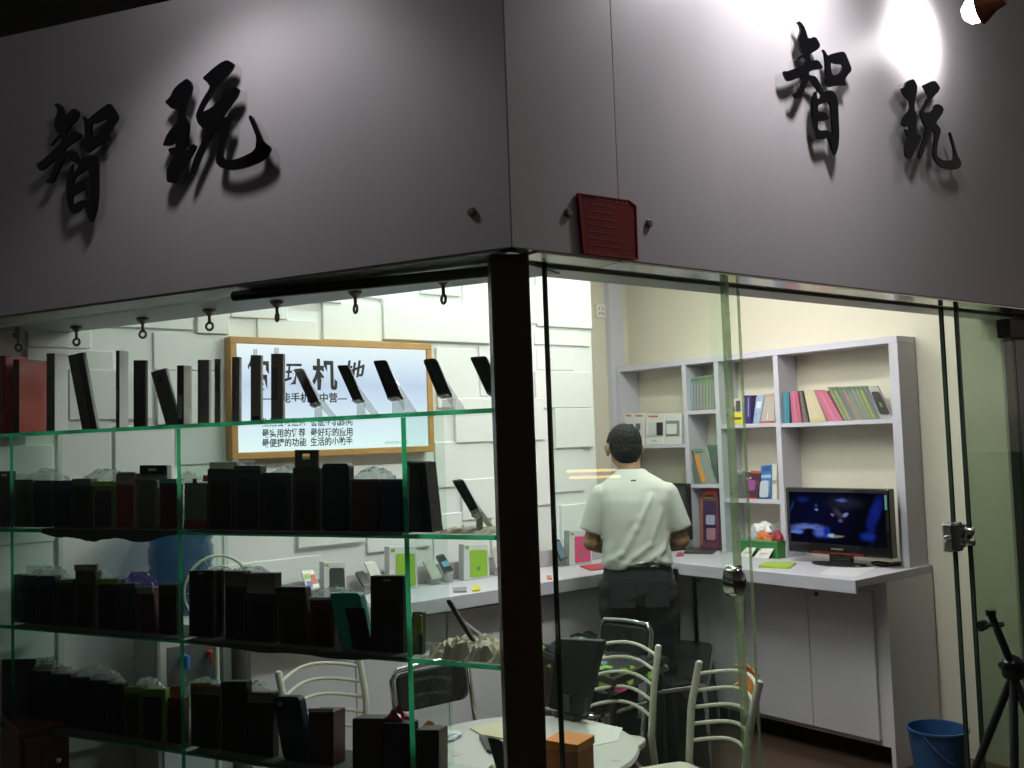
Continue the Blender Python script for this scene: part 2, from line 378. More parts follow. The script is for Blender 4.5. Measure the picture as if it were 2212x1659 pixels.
# ---- characters: traced outlines at their metric size, black acrylic on clear acrylic blocks
def seq(pts, ox, oy, s):
    out = []
    for x, y in pts:
        P = PY((ox+x*s)*.8534, (oy+y*s)*.8534, K.y-.035); out.append((P.x-K.x, P.z))
    return out
zhi_a = [(280,60),(310,85),(340,130),(360,185),(382,262),(465,235),(520,325),(505,375),(405,435),(402,470),(415,510),(495,500),(550,580),(535,605),(400,625),(388,675),(460,685),(490,720),(520,780),(552,868),(610,845),(660,855),(700,900),(720,970),(728,1150),(735,1350),(725,1490),(690,1595),(665,1540),(640,1460),(612,1385),(560,1402),(515,1408),(485,1385),(460,1320),(440,1230),(428,1100),(432,960),(446,885),(488,840),(478,905),(492,955),(540,905),(522,882),(460,800),(402,718),(385,740),(352,810),(320,880),(290,940),(265,945),(210,905),(215,875),(245,880),(285,790),(315,690),(250,715),(190,740),(140,735),(95,630),(150,630),(240,595),(345,548),(355,490),(335,462),(245,515),(250,490),(332,430),(300,400),(280,330),(270,250),(300,170),(290,110),(262,75)]
zhi_h = [(495,1015),(560,992),(622,968),(640,1040),(650,1160),(658,1250),(662,1355),(610,1298),(495,1305),(488,1198),(560,1195),(630,1168),(570,1088),(492,1100)]
kou_a = [(545,380),(570,395),(605,455),(640,435),(720,415),(795,405),(845,520),(875,600),(865,640),(840,660),(795,730),(815,775),(812,798),(770,790),(690,795),(630,810),(600,800),(585,700),(580,560),(570,440)]
kou_h = [(640,520),(690,545),(775,550),(770,600),(740,650),(680,680),(650,660),(640,600)]
wang = [(180,265),(230,235),(255,165),(300,135),(370,118),(405,180),(425,250),(415,330),(388,440),(380,570),(410,640),(418,720),(410,880),(408,1003),(460,940),(492,990),(475,1040),(420,1150),(370,1240),(320,1330),(250,1280),(240,1210),(235,1110),(262,1075),(292,990),(262,940),(240,885),(250,866),(312,900),(306,850),(300,828),(250,838),(185,800),(200,745),(215,695),(255,635),(312,588),(310,440),(250,395),(215,330)]
yuan = [(505,215),(560,185),(600,165),(650,148),(700,155),(735,200),(765,255),(740,310),(680,370),(610,450),(545,545),(512,620),(600,620),(665,580),(690,500),(740,495),(790,520),(820,570),(800,640),(750,705),(692,792),(725,805),(770,860),(775,900),(750,1000),(725,1130),(718,1270),(780,1325),(860,1345),(970,1330),(975,1200),(945,1080),(900,920),(920,912),(950,990),(1000,1170),(1030,1270),(1088,1370),(1070,1440),(1010,1480),(900,1480),(800,1450),(710,1370),(665,1280),(670,1140),(690,980),(690,915),(640,868),(610,960),(550,1120),(510,1250),(470,1330),(450,1270),(480,1120),(540,960),(565,855),(530,800),(490,720),(470,620),(485,560),(520,470),(580,370),(548,290)]
zo, zs = (1960, 40), 210/942; wo, ws = (2250, 180), 200/1185
Z = [seq(q, *zo, zs) for q in (zhi_a, zhi_h, kou_a, kou_h)]
W = [seq(q, *wo, ws) for q in (wang, yuan)]
def smooth_outline(poly):
    out = []
    for i in range(len(poly)):
        a = poly[i]; b = poly[(i+1) % len(poly)]
        out += [(a[0]*.8+b[0]*.2, a[1]*.8+b[1]*.2), (a[0]*.2+b[0]*.8, a[1]*.2+b[1]*.8)]
    return out
def character(name, polys, lab, base, rz, du, dz, sc):
    """polys in metres (u from the corner, z); front 35 mm off the board"""
    xs_ = [p[0] for q in polys for p in q]; zs_ = [p[1] for q in polys for p in q]
    u0, z0 = (min(xs_)+max(xs_))/2, min(zs_)
    pl = [[((x-u0)*sc, (z-z0)*sc) for x, z in smooth_outline(q)] for q in polys]
    t = thing(name, lab, 'character', base(u0*sc+du, z0*sc+dz), rz, 'raised characters on the fascia')
    me = curve_mesh(pl, .007, BLKG, 'black_face'); me.transform(Matrix.Translation((0, -.036, 0))); obj('black_face', me, None, t)
    me = curve_mesh(pl, .027, CLEAR, 'clear_block'); me.transform(Matrix.Translation((0, -.0285, 0))); obj('clear_block', me, None, t)
bR = lambda u, z: Vector((K.x+u, K.y-.0006, z))
bL = lambda u, z: K*1 + NL*.0006 - LD*u + Vector((0, 0, z-K.z))
character('sign_character', Z, 'large black brush character 智 above the shop door, beside 玩', bR, 0, 0, 0, 1)
character('sign_character', W, 'black brush character 玩 with hooked tail above the door, under the lit lamp', bR, 0, 0, 0, 1)
character('sign_character', Z, 'black brush character 智 on the dim left end of the fascia', bL, FR_L[0], -2.94, -.145, .982)
character('sign_character', W, 'black brush character 玩 with hooked tail on the left fascia', bL, FR_L[0], -3.07, -.150, .990)

# ---- red plaque
qd = [(1244, 418), (1355, 434), (1370, 446), (1374, 562), (1256, 548)]
P = [PY(x, y, K.y-.004) for x, y in qd]; o = (P[0]+P[3])/2; o.y = K.y-.001
t = thing('red_plaque', 'dark red notice plaque screwed to the fascia beside the corner', 'plaque', o)
RED = mat('dark red plastic', (.23, .009, .011), .35, noise=.15)
RED2 = mat('red rim', (.34, .018, .012), .4)
pl = [Vector((p.x-o.x, -.010, p.z-o.z)) for p in P]
obj('plate', MB().prism(pl, (0, .009, 0)), RED, t, .001)
cen = sum(pl, Vector())/5
inn = [cen+(p-cen)*.95 for p in pl]
rm = MB()
for i in range(5):
    j = (i+1) % 5; rm.prism([pl[i]+Vector((0, -.003, 0)), pl[j]+Vector((0, -.003, 0)), inn[j]+Vector((0, -.003, 0)), inn[i]+Vector((0, -.003, 0))], (0, .0028, 0))
obj('rim', rm, RED2, t)
tx = MB(); rg = random.Random(3)
for k in range(10):
    z = .085-.019*k; x = -.075+(.03 if k == 0 else (.012 if k == 1 else 0)); xe = [.075, .02, .02, .035, .03, .045, .06, .07, .03, .05][k]
    hh = .006 if k == 0 else .0035
    while x < xe:
        ww = rg.uniform(.003, .008)*(1.5 if k == 0 else 1); tx.box((x, -.0112, z-.008-hh/2), (x+ww, -.0104, z-.008+hh/2)); x += ww+.004
obj('faded_lettering', tx, mat('faded gold lettering', (.36, .13, .08), .5), t)

# ---- corner post
mid = (NL + Vector((0, -1, 0))).normalized()
pc = K - mid*.115
ang = math.atan2(mid.y, mid.x)
pm = MB().box((-.075, -.052, -.02), (.045, .052, 2.078)).box((-.08, -.056, -.02), (.05, .056, .08))
single('corner_post', 'dark brown metal post at the glass corner of the shop', 'post', pm, POSTM, (pc.x, pc.y, 0), ang, bevel=.004)

# ---- left front glass, rail, eye hooks
mb = MB().prism([K-NL*.07+LD*.10+Vector((0, 0, -2.09)), K-NL*.07+LD*2.34+Vector((0, 0, -2.09)), K-NL*.07+LD*2.34+Vector((0, 0, -.008)), K-NL*.07+LD*.10+Vector((0, 0, -.008))], -NL*.008)
single('shop_window', 'large clear shop window pane in front of the display rack', 'window pane', mb, GLS_F)
A = PZ(1062, 586, 2.05); B = PZ(505, 640, 2.05)
t = thing('ceiling_rail', 'dark rail under the left soffit carrying three of the ring hooks', 'rail', (A+B)/2)
o = (A+B)/2
mb = MB().tube([A-o, B-o], .016, 12); obj('tube', mb, DKMET, t, smooth=True)
dirr = (B-A).normalized(); inn_ = Vector((dirr.y, -dirr.x, 0)); inn_ = inn_ if inn_.dot(-NL) > 0 else -inn_
mb = MB().prism([A-o+inn_*.02+Vector((0, 0, .004)), B-o+inn_*.02+Vector((0, 0, .004)), B-o+inn_*.02+Vector((0, 0, .019)), A-o+inn_*.02+Vector((0, 0, .019))], inn_*.10)
obj('flange', mb, mat('grey flange', (.12, .125, .12), .4, .3), t)
HK = mat('hook bronze', (.16, .13, .09), .3, .9)
hooks = [((40, 722), (40, 758)), ((165, 706), (164, 746)), ((308, 688), (309, 730)), ((452, 670), (453, 713)), ((598, 652), (600, 694)), ((767, 630), (767, 676)), ((957, 604), (957, 656))]
words = ['leftmost', 'second from the left', 'third from the left', 'fourth from the left', 'fifth from the left', 'second from the right', 'rightmost']
for i, (a, b) in enumerate(hooks):
    pt = PZ(*a, 2.068) if i else PL(a[0], a[1], .17); dep = (pt-EYE).dot(F); h = (b[1]-a[1])/f_*dep*1.0
    t = thing('eye_hook', 'metal ring hook hanging from the left soffit, %s of seven' % words[i], 'hook', pt, FR_L[0], 'ring hooks under the soffit')
    obj('base', MB().lathe([(0, .004), (.022, .004), (.022, -.006), (.010, -.016), (.007, -.020)], 16), HK, t, smooth=True)
    rr = .0125; zc = -h+rr
    if i == 0: obj('spacer', MB().tube([(0, 0, .0045), (0, 0, 2.068-pt.z)], .012, 12), HK, t, smooth=True)
    obj('stem', MB().tube([(0, 0, -.012), (0, 0, zc+rr)], .0055, 10), HK, t, smooth=True)
    ring = [(rr*math.cos(k*math.pi/10), 0, zc+rr*math.sin(k*math.pi/10)) for k in range(20)]
    obj('ring', MB().tube(ring, .0045, 8, closed=True), HK, t, smooth=True)
    t.rotation_euler[2] = FR_L[0] + (-.5 if i > 3 else .35)

# ---- right front: track, panes, door, lock, edge seals
YG = K.y+.115
single('door_track', 'dark recessed sliding track above the glass door', 'track', MB().box((K.x+.16, K.y+.101, 2.084), (6.4, K.y+.165, 2.12)), DKMET, bevel=.003)
single('door_lintel', 'grey metal plate behind the sliding track, over the doorway', 'lintel', MB().box((K.x+.16, K.y+.166, 2.074), (6.4, K.y+.29, 2.50)), mat('grey lintel', (.36, .37, .33), .4, .2, noise=.12), bevel=.002)
def pane(px0, px1, Y, th, z0, z1, mi_edge=None):
    x0 = PY(px0, 1000, Y).x if px0 < 3000 else px0; x1 = PY(px1, 1000, Y).x
    return x0, x1
x0 = PY(1197, 1000, YG).x; x1 = PY(1580, 1000, YG).x
SEAL = glass('olive seal strip', (.74, .80, .68), .08, .2, .35, (.56, .60, .46))
DKE = mat('dark glass edge', (.018, .034, .022), .2)
t = thing('shop_window', 'green tinted fixed glass pane between the corner post and the door lock', 'window pane', (x0, YG, 0))
obj('sheet', MB().box((0, 0, .02), (x1-x0, .012, 2.08)), GLS_G, t)
obj('edge', MB().box((-.008, -.001, .02), (-.001, .013, 2.08)), DKE, t)
obj('seal', MB().box((x1-x0+.0006, -.003, .02), (x1-x0+.026, .015, 2.08)), SEAL, t, .003)
# glass door slid open behind it, its leading edge shows
xa = PY(1548, 1000, YG+.03).x; xb = PY(1612, 1000, YG+.03).x
t = thing('glass_door', 'frameless sliding glass door pushed open behind the fixed pane', 'door', (xa, YG+.022, 0))
obj('sheet', MB().box((0, 0, .02), (xb-xa-.006, .010, 2.073)), GLS_G, t)
obj('edge', MB().box((xb-xa-.0055, -.0005, .02), (xb-xa-.003, .0105, 2.073)), SEAL, t)
lz = PY(1575, 1255, YG).z; lx = PY(1578, 1255, YG).x-xa
m = Matrix.Rotation(math.pi/2, 4, 'X')
obj('lock', MB().lathe([(0, .050), (.020, .049), (.036, .040), (.044, .026), (.047, .0), (.047, -.012), (0, -.012)], 28, c=(lx-.004, -.030, lz), m=Matrix.Diagonal((.66, 1, 1.08, 1)) @ m), mat('dark chrome', (.38, .37, .33), .13, 1), t, smooth=True)
obj('lock_plate', MB().box((lx+.010, -.040, lz-.047), (lx+.040, -.026, lz+.047)), DKMET, t, .003)
# right hand panes
xc = PY(2055, 1000, YG+.02).x
t = thing('glass_door', 'glass door leaf with lock case right of the open doorway', 'door', (xc, YG+.02, 0))
obj('sheet', MB().box((.008, 0, .02), (1.5, .012, 2.08)), GLS_F, t)
obj('edge', MB().box((-.006, -.002, .02), (.006, .014, 2.08)), DKE, t)
lz = PY(2055, 1163, YG).z
obj('lock_case', MB().box((-.055, -.022, lz-.062), (.030, .034, lz+.062)).box((.0305, -.018, lz-.05), (.075, .03, lz+.05)), CHROME, t, .012)
obj('bolt_knob', MB().lathe([(0, .03), (.012, .028), (.016, .018), (.016, 0)], 16, c=(-.056, .005, lz-.005), m=Matrix.Rotation(-math.pi/2, 4, 'Y')), CHROME, t, smooth=True)
obj('lock_cylinder', MB().lathe([(0, .03), (.018, .028), (.02, .0)], 18, c=(.055, -.018, lz+.02), m=m), CHROME, t, smooth=True)
obj('lock_cylinder', MB().lathe([(0, .03), (.018, .028), (.02, .0)], 18, c=(.055, -.018, lz-.025), m=m), CHROME, t, smooth=True)
xd = PY(2088, 1000, YG-.02).x; xe = PY(2208, 1000, YG-.02).x
t = thing('shop_window', 'fixed glass pane with dark green tint at the right end of the front', 'window pane', (xd, YG-.02, 0))
obj('sheet', MB().box((.008, 0, .02), (xe-xd, .012, 2.073)), GLS_D, t)
obj('edge', MB().box((-.006, -.002, .02), (.006, .014, 2.08)), DKE, t)
obj('edge', MB().box((xe-xd+.001, -.002, .02), (xe-xd+.014, .014, 2.03)), DKE, t)
p = PY(2163, 690, YG-.05); q = PY(2214, 734, YG-.05)
single('door_closer', 'dark brown metal box at the top of the right glass pane', 'bracket', MB().box((0, -.035, 0), (max(.19, q.x-p.x), .024, p.z-q.z)), mat('dark brown box', (.03, .018, .01), .5, noise=.3), (p.x, YG-.05, q.z), bevel=.003)

# ================================================================== FASCIA LAMPS
SPOTC = (1.0, .97, 1.0)
def arm_lamp(P, wallpt, aim, lab, es, sp, ang_, bl, shade=True):
    t = thing('fascia_lamp', lab, 'spot lamp', wallpt, 0, 'arm lamps on the fascia')
    d = P-wallpt
    ax = (aim-P).normalized(); m = ax.to_track_quat('Z', 'Y').to_matrix().to_4x4()
    obj('arm', MB().tube([Vector((0, 0, 0)), d*.35+Vector((0, 0, .10)), d*.8+Vector((0, 0, .09)), d-ax*.06], .009, 10).lathe([(0, .0), (.03, .0)], 12), DKMET, t, smooth=True)
    prof = [(.012, -.075), (.026, -.07), (.034, -.03), (.056, .006), (.064, .022), (.061, .022), (.052, .006), (.030, -.028), (.012, -.04)]
    obj('lamp_shade', MB().lathe(prof, 28, c=d, m=m), mat('copper lamp shade', (.30, .10, .05), .35, .7), t, smooth=True)
    obj('bulb', MB().lathe([(.0, -.02), (.020, -.015), (.040, .010), (.050, .036), (.046, .062), (.026, .082), (0, .087)], 20, c=d, m=m), emis('bulb glow', (1, .97, 1), P_BULB), t, smooth=True)
    l = bpy.data.lights.new('fascia_spot', 'SPOT'); l.energy = es; l.color = SPOTC; l.spot_size = ang_; l.spot_blend = bl; l.shadow_soft_size = .085
    lo = bpy.data.objects.new('spot_beam', l); C.objects.link(lo); lo.parent = t; lo.location = d+ax*.095; lo.rotation_euler = (-ax).to_track_quat('Z', 'Y').to_euler()
def wallR(x, z): return Vector((x, K.y-.001, z))
arm_lamp(Vector((3.735, K.y-.27, 3.155)), wallR(3.70, 3.42), wallR(3.71, 3.13), 'lit arm lamp on the right fascia above the character 玩', P_SPOT*.85, 1, R(116), 1)
arm_lamp(Vector((2.78, K.y-.50, 3.48)), wallR(2.78, 3.66), wallR(2.76, 2.95), 'arm lamp on the right fascia above the character 智', P_SPOT*1.35, 1, R(132), 1)
wl = PL(560, 0, 0)
def wallL(s, z): return Vector((K.x, K.y, 0)) + LD*s + Vector((0, 0, z)) + NL*.001
sL = (wl-K).dot(LD)
arm_lamp(wallL(sL, 3.24)+NL*.40, wallL(sL, 3.46), wallL(sL, 3.24)+NL*.39+Vector((0, 0, -.6)), 'arm lamp on the left fascia above the display rack', P_SPOT*.33, 1, R(132), .55)
# dark awning edge, upper left
a = PL(-260, 138, -.95); b = PL(372, 0, -.95)
dv = (b-a)
mb = MB().prism([a-dv*.6, b+dv*.25, b+dv*.25+Vector((0, 0, .35)), a-dv*.6+Vector((0, 0, .35))], NL*.12)
ao = (a+b)/2
single('awning', 'dark brown awning edge jutting out at the upper left', 'awning', rel(mb, ao), mat('dark awning cloth', (.02, .011, .008), .8, noise=.3), ao)
# two orange tube lamps of the shop across the street (they show mirrored in the pane)
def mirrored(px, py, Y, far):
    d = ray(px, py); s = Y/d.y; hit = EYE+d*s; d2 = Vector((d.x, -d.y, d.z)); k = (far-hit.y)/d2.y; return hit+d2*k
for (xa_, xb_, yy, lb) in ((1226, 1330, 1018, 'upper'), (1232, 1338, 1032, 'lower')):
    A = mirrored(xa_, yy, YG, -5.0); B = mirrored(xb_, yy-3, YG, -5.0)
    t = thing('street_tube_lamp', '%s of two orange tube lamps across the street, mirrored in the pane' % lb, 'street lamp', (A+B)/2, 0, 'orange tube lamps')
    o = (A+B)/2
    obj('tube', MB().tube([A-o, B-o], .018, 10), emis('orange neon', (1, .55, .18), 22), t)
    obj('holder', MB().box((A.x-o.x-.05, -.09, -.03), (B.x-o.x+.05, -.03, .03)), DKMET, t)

# ================================================================== SHELF UNIT on the beige wall (front X = 4.502)
XS = 4.502; ZC = .90
def zs(px, py, X=XS): return PX(px, py, X).z
def ys(px, py, X=XS): return PX(px, py, X).y
t = thing('shelf_unit', 'tall white open shelf unit with uneven compartments standing on the counter', 'shelf unit', (XS, 3.6, ZC))
o = Vector((XS, 3.6, ZC))
def bx(a, b): return rel(MB().box(a, b), o)
ZT = 2.025; yL, yR = 4.574, 2.622
DEP = 4.668
def panel(y0, y1, z0, z1, nm='upright'): obj(nm, bx((XS, y0, z0), (DEP, y1, z1)), LAV, t, .0015)
panel(yL-.034, yL, ZC+.001, ZT-.034)
panel(yR, yR+.048, ZC+.001, ZT-.034)
obj('top_board', bx((XS-.002, yR, ZT-.0335), (DEP, yL, ZT)), LAV, t, .0015)
y1 = ys(1476, 790); y2 = ys(1545, 770); y3 = ys(1673, 758)
for y in (y1, y2, y3): panel(y-.016, y+.016, ZC+.001, ZT-.034)
def board(ya, yb, z): obj('shelf', bx((XS+.003, min(ya, yb)+.0165, z-.022), (DEP, max(ya, yb)-.0165, z)), LAV, t, .0015)
zb1 = zs(1430, 960); zb2a = zs(1518, 886); zb2b = zs(1518, 1046); zb3a = zs(1630, 915); zb3b = zs(1640, 1079); zb4 = zs(1800, 910)
board(yL-.018, y1, zb1); board(y1, y2, zb2a); board(y1, y2, zb2b); board(y2, y3, zb3a); board(y2, y3, zb3b); board(y3, yR+.03, zb4)

# ================================================================== COUNTERS
t = thing('counter', 'pale lavender cupboard counter under the shelf unit, with locked doors', 'counter', (4.2, 3.3, 0)); o = Vector((4.2, 3.3, 0))
yE = 2.60
obj('worktop', bx((4.02, yE, ZC-.036), (4.668, 4.60, ZC)), LAV, t, .003)
obj('front_strip', bx((4.005, yE, ZC-.062), (4.0195, 3.66, ZC)), LAV, t, .003)
obj('side_panel', bx((4.255, yE, 0), (4.666, yE+.022, ZC-.037)), LAVD, t, .002)
obj('body', bx((4.262, yE+.0225, .10), (4.664, 3.9, ZC-.037)), LAVD, t, .002)
obj('plinth', bx((4.36, yE+.03, 0), (4.66, 3.9, .0995)), mat('dark plinth', (.03, .026, .022), .7), t)
XD = 4.240
seams = [PX(1893, 1450, XD).y, PX(1749, 1400, XD).y, PX(1612, 1400, XD).y, PX(1500, 1400, XD).y, 3.74]
for i in range(4):
    ya, yb = seams[i], seams[i+1]
    d = obj('door', bx((XD, min(ya, yb)+.002, .125), (4.261, max(ya, yb)-.002, ZC-.085)), LAVD, t, .002)
    yl = (seams[1]+(-.045)) if i == 0 else (yb-.04)
    if i in (0, 2):
        yl = max(ya, yb)-.055
        obj('lock', rel(MB().lathe([(0, .006), (.010, .006), (.012, .001), (.012, -.002)], 14, c=(XD-.001, yl, ZC-.125), m=Matrix.Rotation(-math.pi/2, 4, 'Y')), o), mat('brass lock', (.25, .18, .08), .35, .8), d, smooth=True)
t = thing('counter', 'long pale lavender display counter along the relief wall', 'counter', (2.8, 3.9, 0)); o = Vector((2.8, 3.9, 0))
obj('worktop', bx((1.617, 3.70, ZC-.036), (3.99, YW-.004, ZC)), LAV, t, .003)
obj('front_strip', bx((1.617, 3.684, ZC-.062), (3.99, 3.6995, ZC)), LAV, t, .003)
obj('body', bx((1.64, 3.79, .10), (3.98, YW-.03, ZC-.037)), LAVD, t, .002)
obj('backsplash', bx((1.64, YW-.024, ZC+.0005), (3.92, YW-.004, ZC+.085)), mat('backsplash', (.42, .40, .38), .5, noise=.06), t, .002)
obj('plinth', bx((1.70, 3.84, 0), (3.96, YW-.05, .0995)), MATS['dark plinth'], t)
for k in range(5):
    xa = 1.645+k*.47
    d = obj('door', bx((xa+.002, 3.771, .125), (xa+.466, 3.7895, ZC-.085)), LAVD, t, .002)
    if k % 2 == 1 or k == 4:
        obj('lock', rel(MB().lathe([(0, .006), (.010, .006), (.012, .001), (.012, -.002)], 14, c=(xa+.05, 3.770, ZC-.125), m=Matrix.Rotation(math.pi/2, 4, 'X')), o), MATS['brass lock'], d, smooth=True)

# ================================================================== LIGHT BOX
YB = YW-.045
pa, pb, pc_, pd = PY(497, 727, YB), PY(932, 742, YB), PY(940, 974, YB), PY(502, 995, YB)
X0, X1, Z1, Z0 = (pa.x+pd.x)/2, (pb.x+pc_.x)/2, (pa.z+pb.z)/2, (pc_.z+pd.z)/2
t = thing('light_box', 'wood framed lit sign with black Chinese writing on the relief wall', 'light box', (X0, YB, Z0))
Wd, Hd = X1-X0, Z1-Z0
WOODF = mat('golden wood frame', (.48, .27, .085), .4, noise=.2, nscale=12)
fw = .030
obj('frame', MB().box((0, 0, 0), (Wd, .07, fw)).box((0, 0, Hd-fw), (Wd, .07, Hd)).box((0, .0005, fw), (fw, .07, Hd-fw)).box((Wd-fw, .0005, fw), (Wd, .07, Hd-fw)), WOODF, t, .003)
def lb_mat():
    m = bpy.data.materials.new('lit sign face'); m.use_nodes = True; n = m.node_tree; n.nodes.clear()
    out = n.nodes.new('ShaderNodeOutputMaterial'); e = n.nodes.new('ShaderNodeEmission'); tc = n.nodes.new('ShaderNodeTexCoord')
    sx = n.nodes.new('ShaderNodeSeparateXYZ'); cr = n.nodes.new('ShaderNodeValToRGB'); n.links.new(tc.outputs['Generated'], sx.inputs[0])
    n.links.new(sx.outputs[2], cr.inputs[0]); el = cr.color_ramp.elements
    el[0].position = 0; el[0].color = (.80, 1.0, 1.0, 1); el[1].position = 1; el[1].color = (.90, 1.0, 1.02, 1)
    a = el.new(.35); a.color = (.70, .84, .96, 1); b = el.new(.62); b.color = (.58, .70, .88, 1); c = el.new(.85); c.color = (.78, .90, 1.0, 1)
    n.links.new(cr.outputs[0], e.inputs[0]); e.inputs[1].default_value = 1.0; n.links.new(e.outputs[0], out.inputs[0]); return m
fc = obj('lit_panel', MB().box((fw, .012, fw), (Wd-fw, .06, Hd-fw)), lb_mat(), t)
INK = mat('printed ink', (.012, .013, .016), .6)
INK2 = mat('printed ink grey', (.045, .05, .055), .6)
def txt(body, px, py, hpx, bold, m=INK, shear=0, nm='lettering'):
    p = PY(px, py, YB); q = PY(px, py-hpx, YB); s = (q.z-p.z)/.86
    me = text_mesh(body, s, .0008, m, bold*s, shear); o2 = obj(nm, me, None, fc); o2.location = (p.x-X0, .0112, p.z-Z0+.06*s)
    return o2
def txt_to(body, px0, px1, py, hpx, bold, m=INK, shear=0):
    o2 = txt(body, px0, py, hpx, bold, m, shear)
    xs2 = [v.co.x for v in o2.data.vertices]; wtarget = PY(px1, py, YB).x-PY(px0, py, YB).x
    k = wtarget/(max(xs2)-min(xs2)); o2.data.transform(Matrix.Diagonal((k, 1, 1, 1))); return o2
txt_to('智', 538, 585, 838, 60, .030)
txt_to('玩', 616, 654, 828, 44, .018, INK, .18)
txt_to('机', 678, 732, 839, 60, .030)
txt_to('地', 742, 790, 824, 44, .018, INK, .18)
txt_to('—智能手机集中营—', 566, 753, 869, 20, .02)
txt_to('生活言可贴话', 568, 662, 921, 17, .02, INK2); txt_to('智能手机顾问', 673, 764, 920, 17, .02, INK2)
txt_to('最实用的推荐', 568, 662, 945, 17, .02, INK2); txt_to('最好玩的应用', 673, 764, 943, 17, .02, INK2)
txt_to('最便捷的功能', 568, 664, 966, 17, .02, INK2); txt_to('生活的小助手', 673, 764, 963, 17, .02, INK2)
txt_to('ANDROID', 833, 884, 960, 8, 0, mat('green print', (.30, .62, .40), .6))

# ================================================================== GLASS DISPLAY RACK (left front)
D0, DR = .12, .21
ZR = [1.671, 1.323, .972, .617]
S1 = (PL(1083, 1150, D0)-K).dot(LD); SL = (PL(-120, 960, D0)-K).dot(LD)
t = thing('glass_rack', 'green edged glass display rack filled with phone cases behind the left pane', 'display rack', K-NL*D0-Vector((0, 0, K.z)), FR_L[0])
tk = .013
for z in ZR:
    mb = MB().box((-SL, 0, z-tk), (-S1, DR, z))
    mb.mi = [0, 0, 1, 0, 0, 0]
    obj('glass_shelf', mb, [SHG, EDGE], t)
ups = [(PL(873, 981, D0)-K).dot(LD), (PL(386, 981, D0)-K).dot(LD), (PL(24.5, 981, D0)-K).dot(LD)]
for s_ in ups:
    for k in range(4):
        zt = ZR[k]-tk-.0005; zbm = ZR[k+1]+.0005 if k < 3 else .25
        mb = MB().box((-s_-.0085, .0006, zbm), (-s_+.0085, DR-.0006, zt)); mb.mi = [0, 0, 1, 0, 0, 0]
        obj('upright', mb, [SHG, EDGE], t)
mb = MB().box((-SL, 0, .25-tk), (-S1, DR, .25)); mb.mi = [0, 0, 1, 0, 0, 0]
obj('glass_shelf', mb, [SHG, EDGE], t)

# ================================================================== GOODS ON THE GLASS RACK
GREYCARD = glass('grey translucent card', (.30, .30, .27), .06, .2, .6, (.42, .41, .36)); TABC = glass('clear blister', (.86, .88, .86), .10, .06, .14)
SCR = mat('phone screen', (.035, .04, .04), .15, spec=.6)
SCRG = mat('screen green blot', (.02, .10, .025), .25)
def planeL(d): return lambda x, y: PL(x, y, d)
DI = D0+.045
G1 = 'boxes on the top glass shelf'
PALE = paint(.62, .62, .60)
def onshelf(quad, z, d):
    """drop the bottom corners on the shelf surface: move the lower corners to the picture height of the shelf at this depth"""
    out = list(quad)
    for i in (2, 3):
        x, y = out[i]
        lo, hi = y-60, y+60
        for _ in range(30):
            m_ = (lo+hi)/2
            if PL(x, m_, d).z > z+.0008: lo = m_
            else: hi = m_
        out[i] = (x, lo)
    return out
def good(name, lab, cat, quad, row, t, m, decals=(), group=None, d=DI, rnd_=0, mside=None, base_name='box_body'):
    return slab(name, lab, cat, onshelf(quad, ZR[row], d), planeL(d), FR_L, t, m, decals, group, rnd_, .0015, mside, base_name=base_name)
DK = paint(.045, .04, .035); BRN = paint(.10, .085, .075); GRY = paint(.20, .19, .175)
good('phone_box', 'red gift box at the far left end of the top glass shelf', 'box', rect(-40, 768, 12, 936), 0, .09, paint(.42, .05, .05), (('face_label', paint(.5, .12, .11), .2, .9, .1, .9),), G1)
good('phone_box', 'red leather look box in cellophane on the top shelf, with dark spine', 'box', rect(28, 776, 41, 935), 0, .125, paint(.03, .012, .012), (('spine_line', paint(.12, .03, .03), .2, .8, .15, .85),), G1, mside=mat('red leatherette', (.30, .045, .04), .18, noise=.35, nscale=9, coat=.8))
good('phone_box', 'upright box with grey spine and white face, beside the red leather box', 'box', rect(100, 763, 118, 930), 0, .058, paint(.17, .17, .15), (('spine_label', paint(.2, .2, .19), .2, .8, .2, .5),), G1, mside=paint(.68, .68, .68))
good('phone_box', 'black marbled box leaning far to the left on the top glass shelf', 'box', [(146, 768), (180, 761), (211, 922), (177, 926)], 0, .012, mat('black marbled card', (.11, .11, .11), .4, noise=.9, nscale=5), (('dark_stripe', BLACK, .62, 1, .0, 1),), G1)
good('phone_box', 'very thin white card box with black spine on the top glass shelf', 'box', rect(250, 757, 258, 921), 0, .040, BLACK, (('spine_line', GRY, .3, .7, .2, .5),), G1, mside=paint(.62, .62, .64), rnd_=.003)
good('phone_box', 'plain black upright box right of the thin white card box', 'box', rect(288, 778, 314, 920), 0, .012, paint(.012, .012, .012), (('spine_mark', paint(.05, .05, .05), .3, .7, .5, .7),), G1)
good('phone_box', 'dark grey box leaning left on the top shelf against an upright box', 'box', [(325, 804), (357, 795), (388, 915), (358, 917)], 0, .012, paint(.16, .165, .16), (('camera_mark', paint(.03, .03, .03), .35, .6, .78, .9),), G1)
good('phone_box', 'dark spined box with a brown sketched white face, under the fourth hook', 'box', rect(382, 789, 397, 914), 0, .036, DK, (('spine_label', paint(.50, .47, .44), .2, .8, .1, .5),), G1, mside=mat('sketched card', (.42, .40, .36), .5, noise=.6, nscale=22))
good('phone_box', 'grey brown box with pale left edge, first of the plain row before the sign', 'box', rect(428, 777, 451, 912), 0, .012, paint(.50, .47, .43), (('edge_strip', paint(.35, .35, .33), 0, .22, 0, 1),), G1)
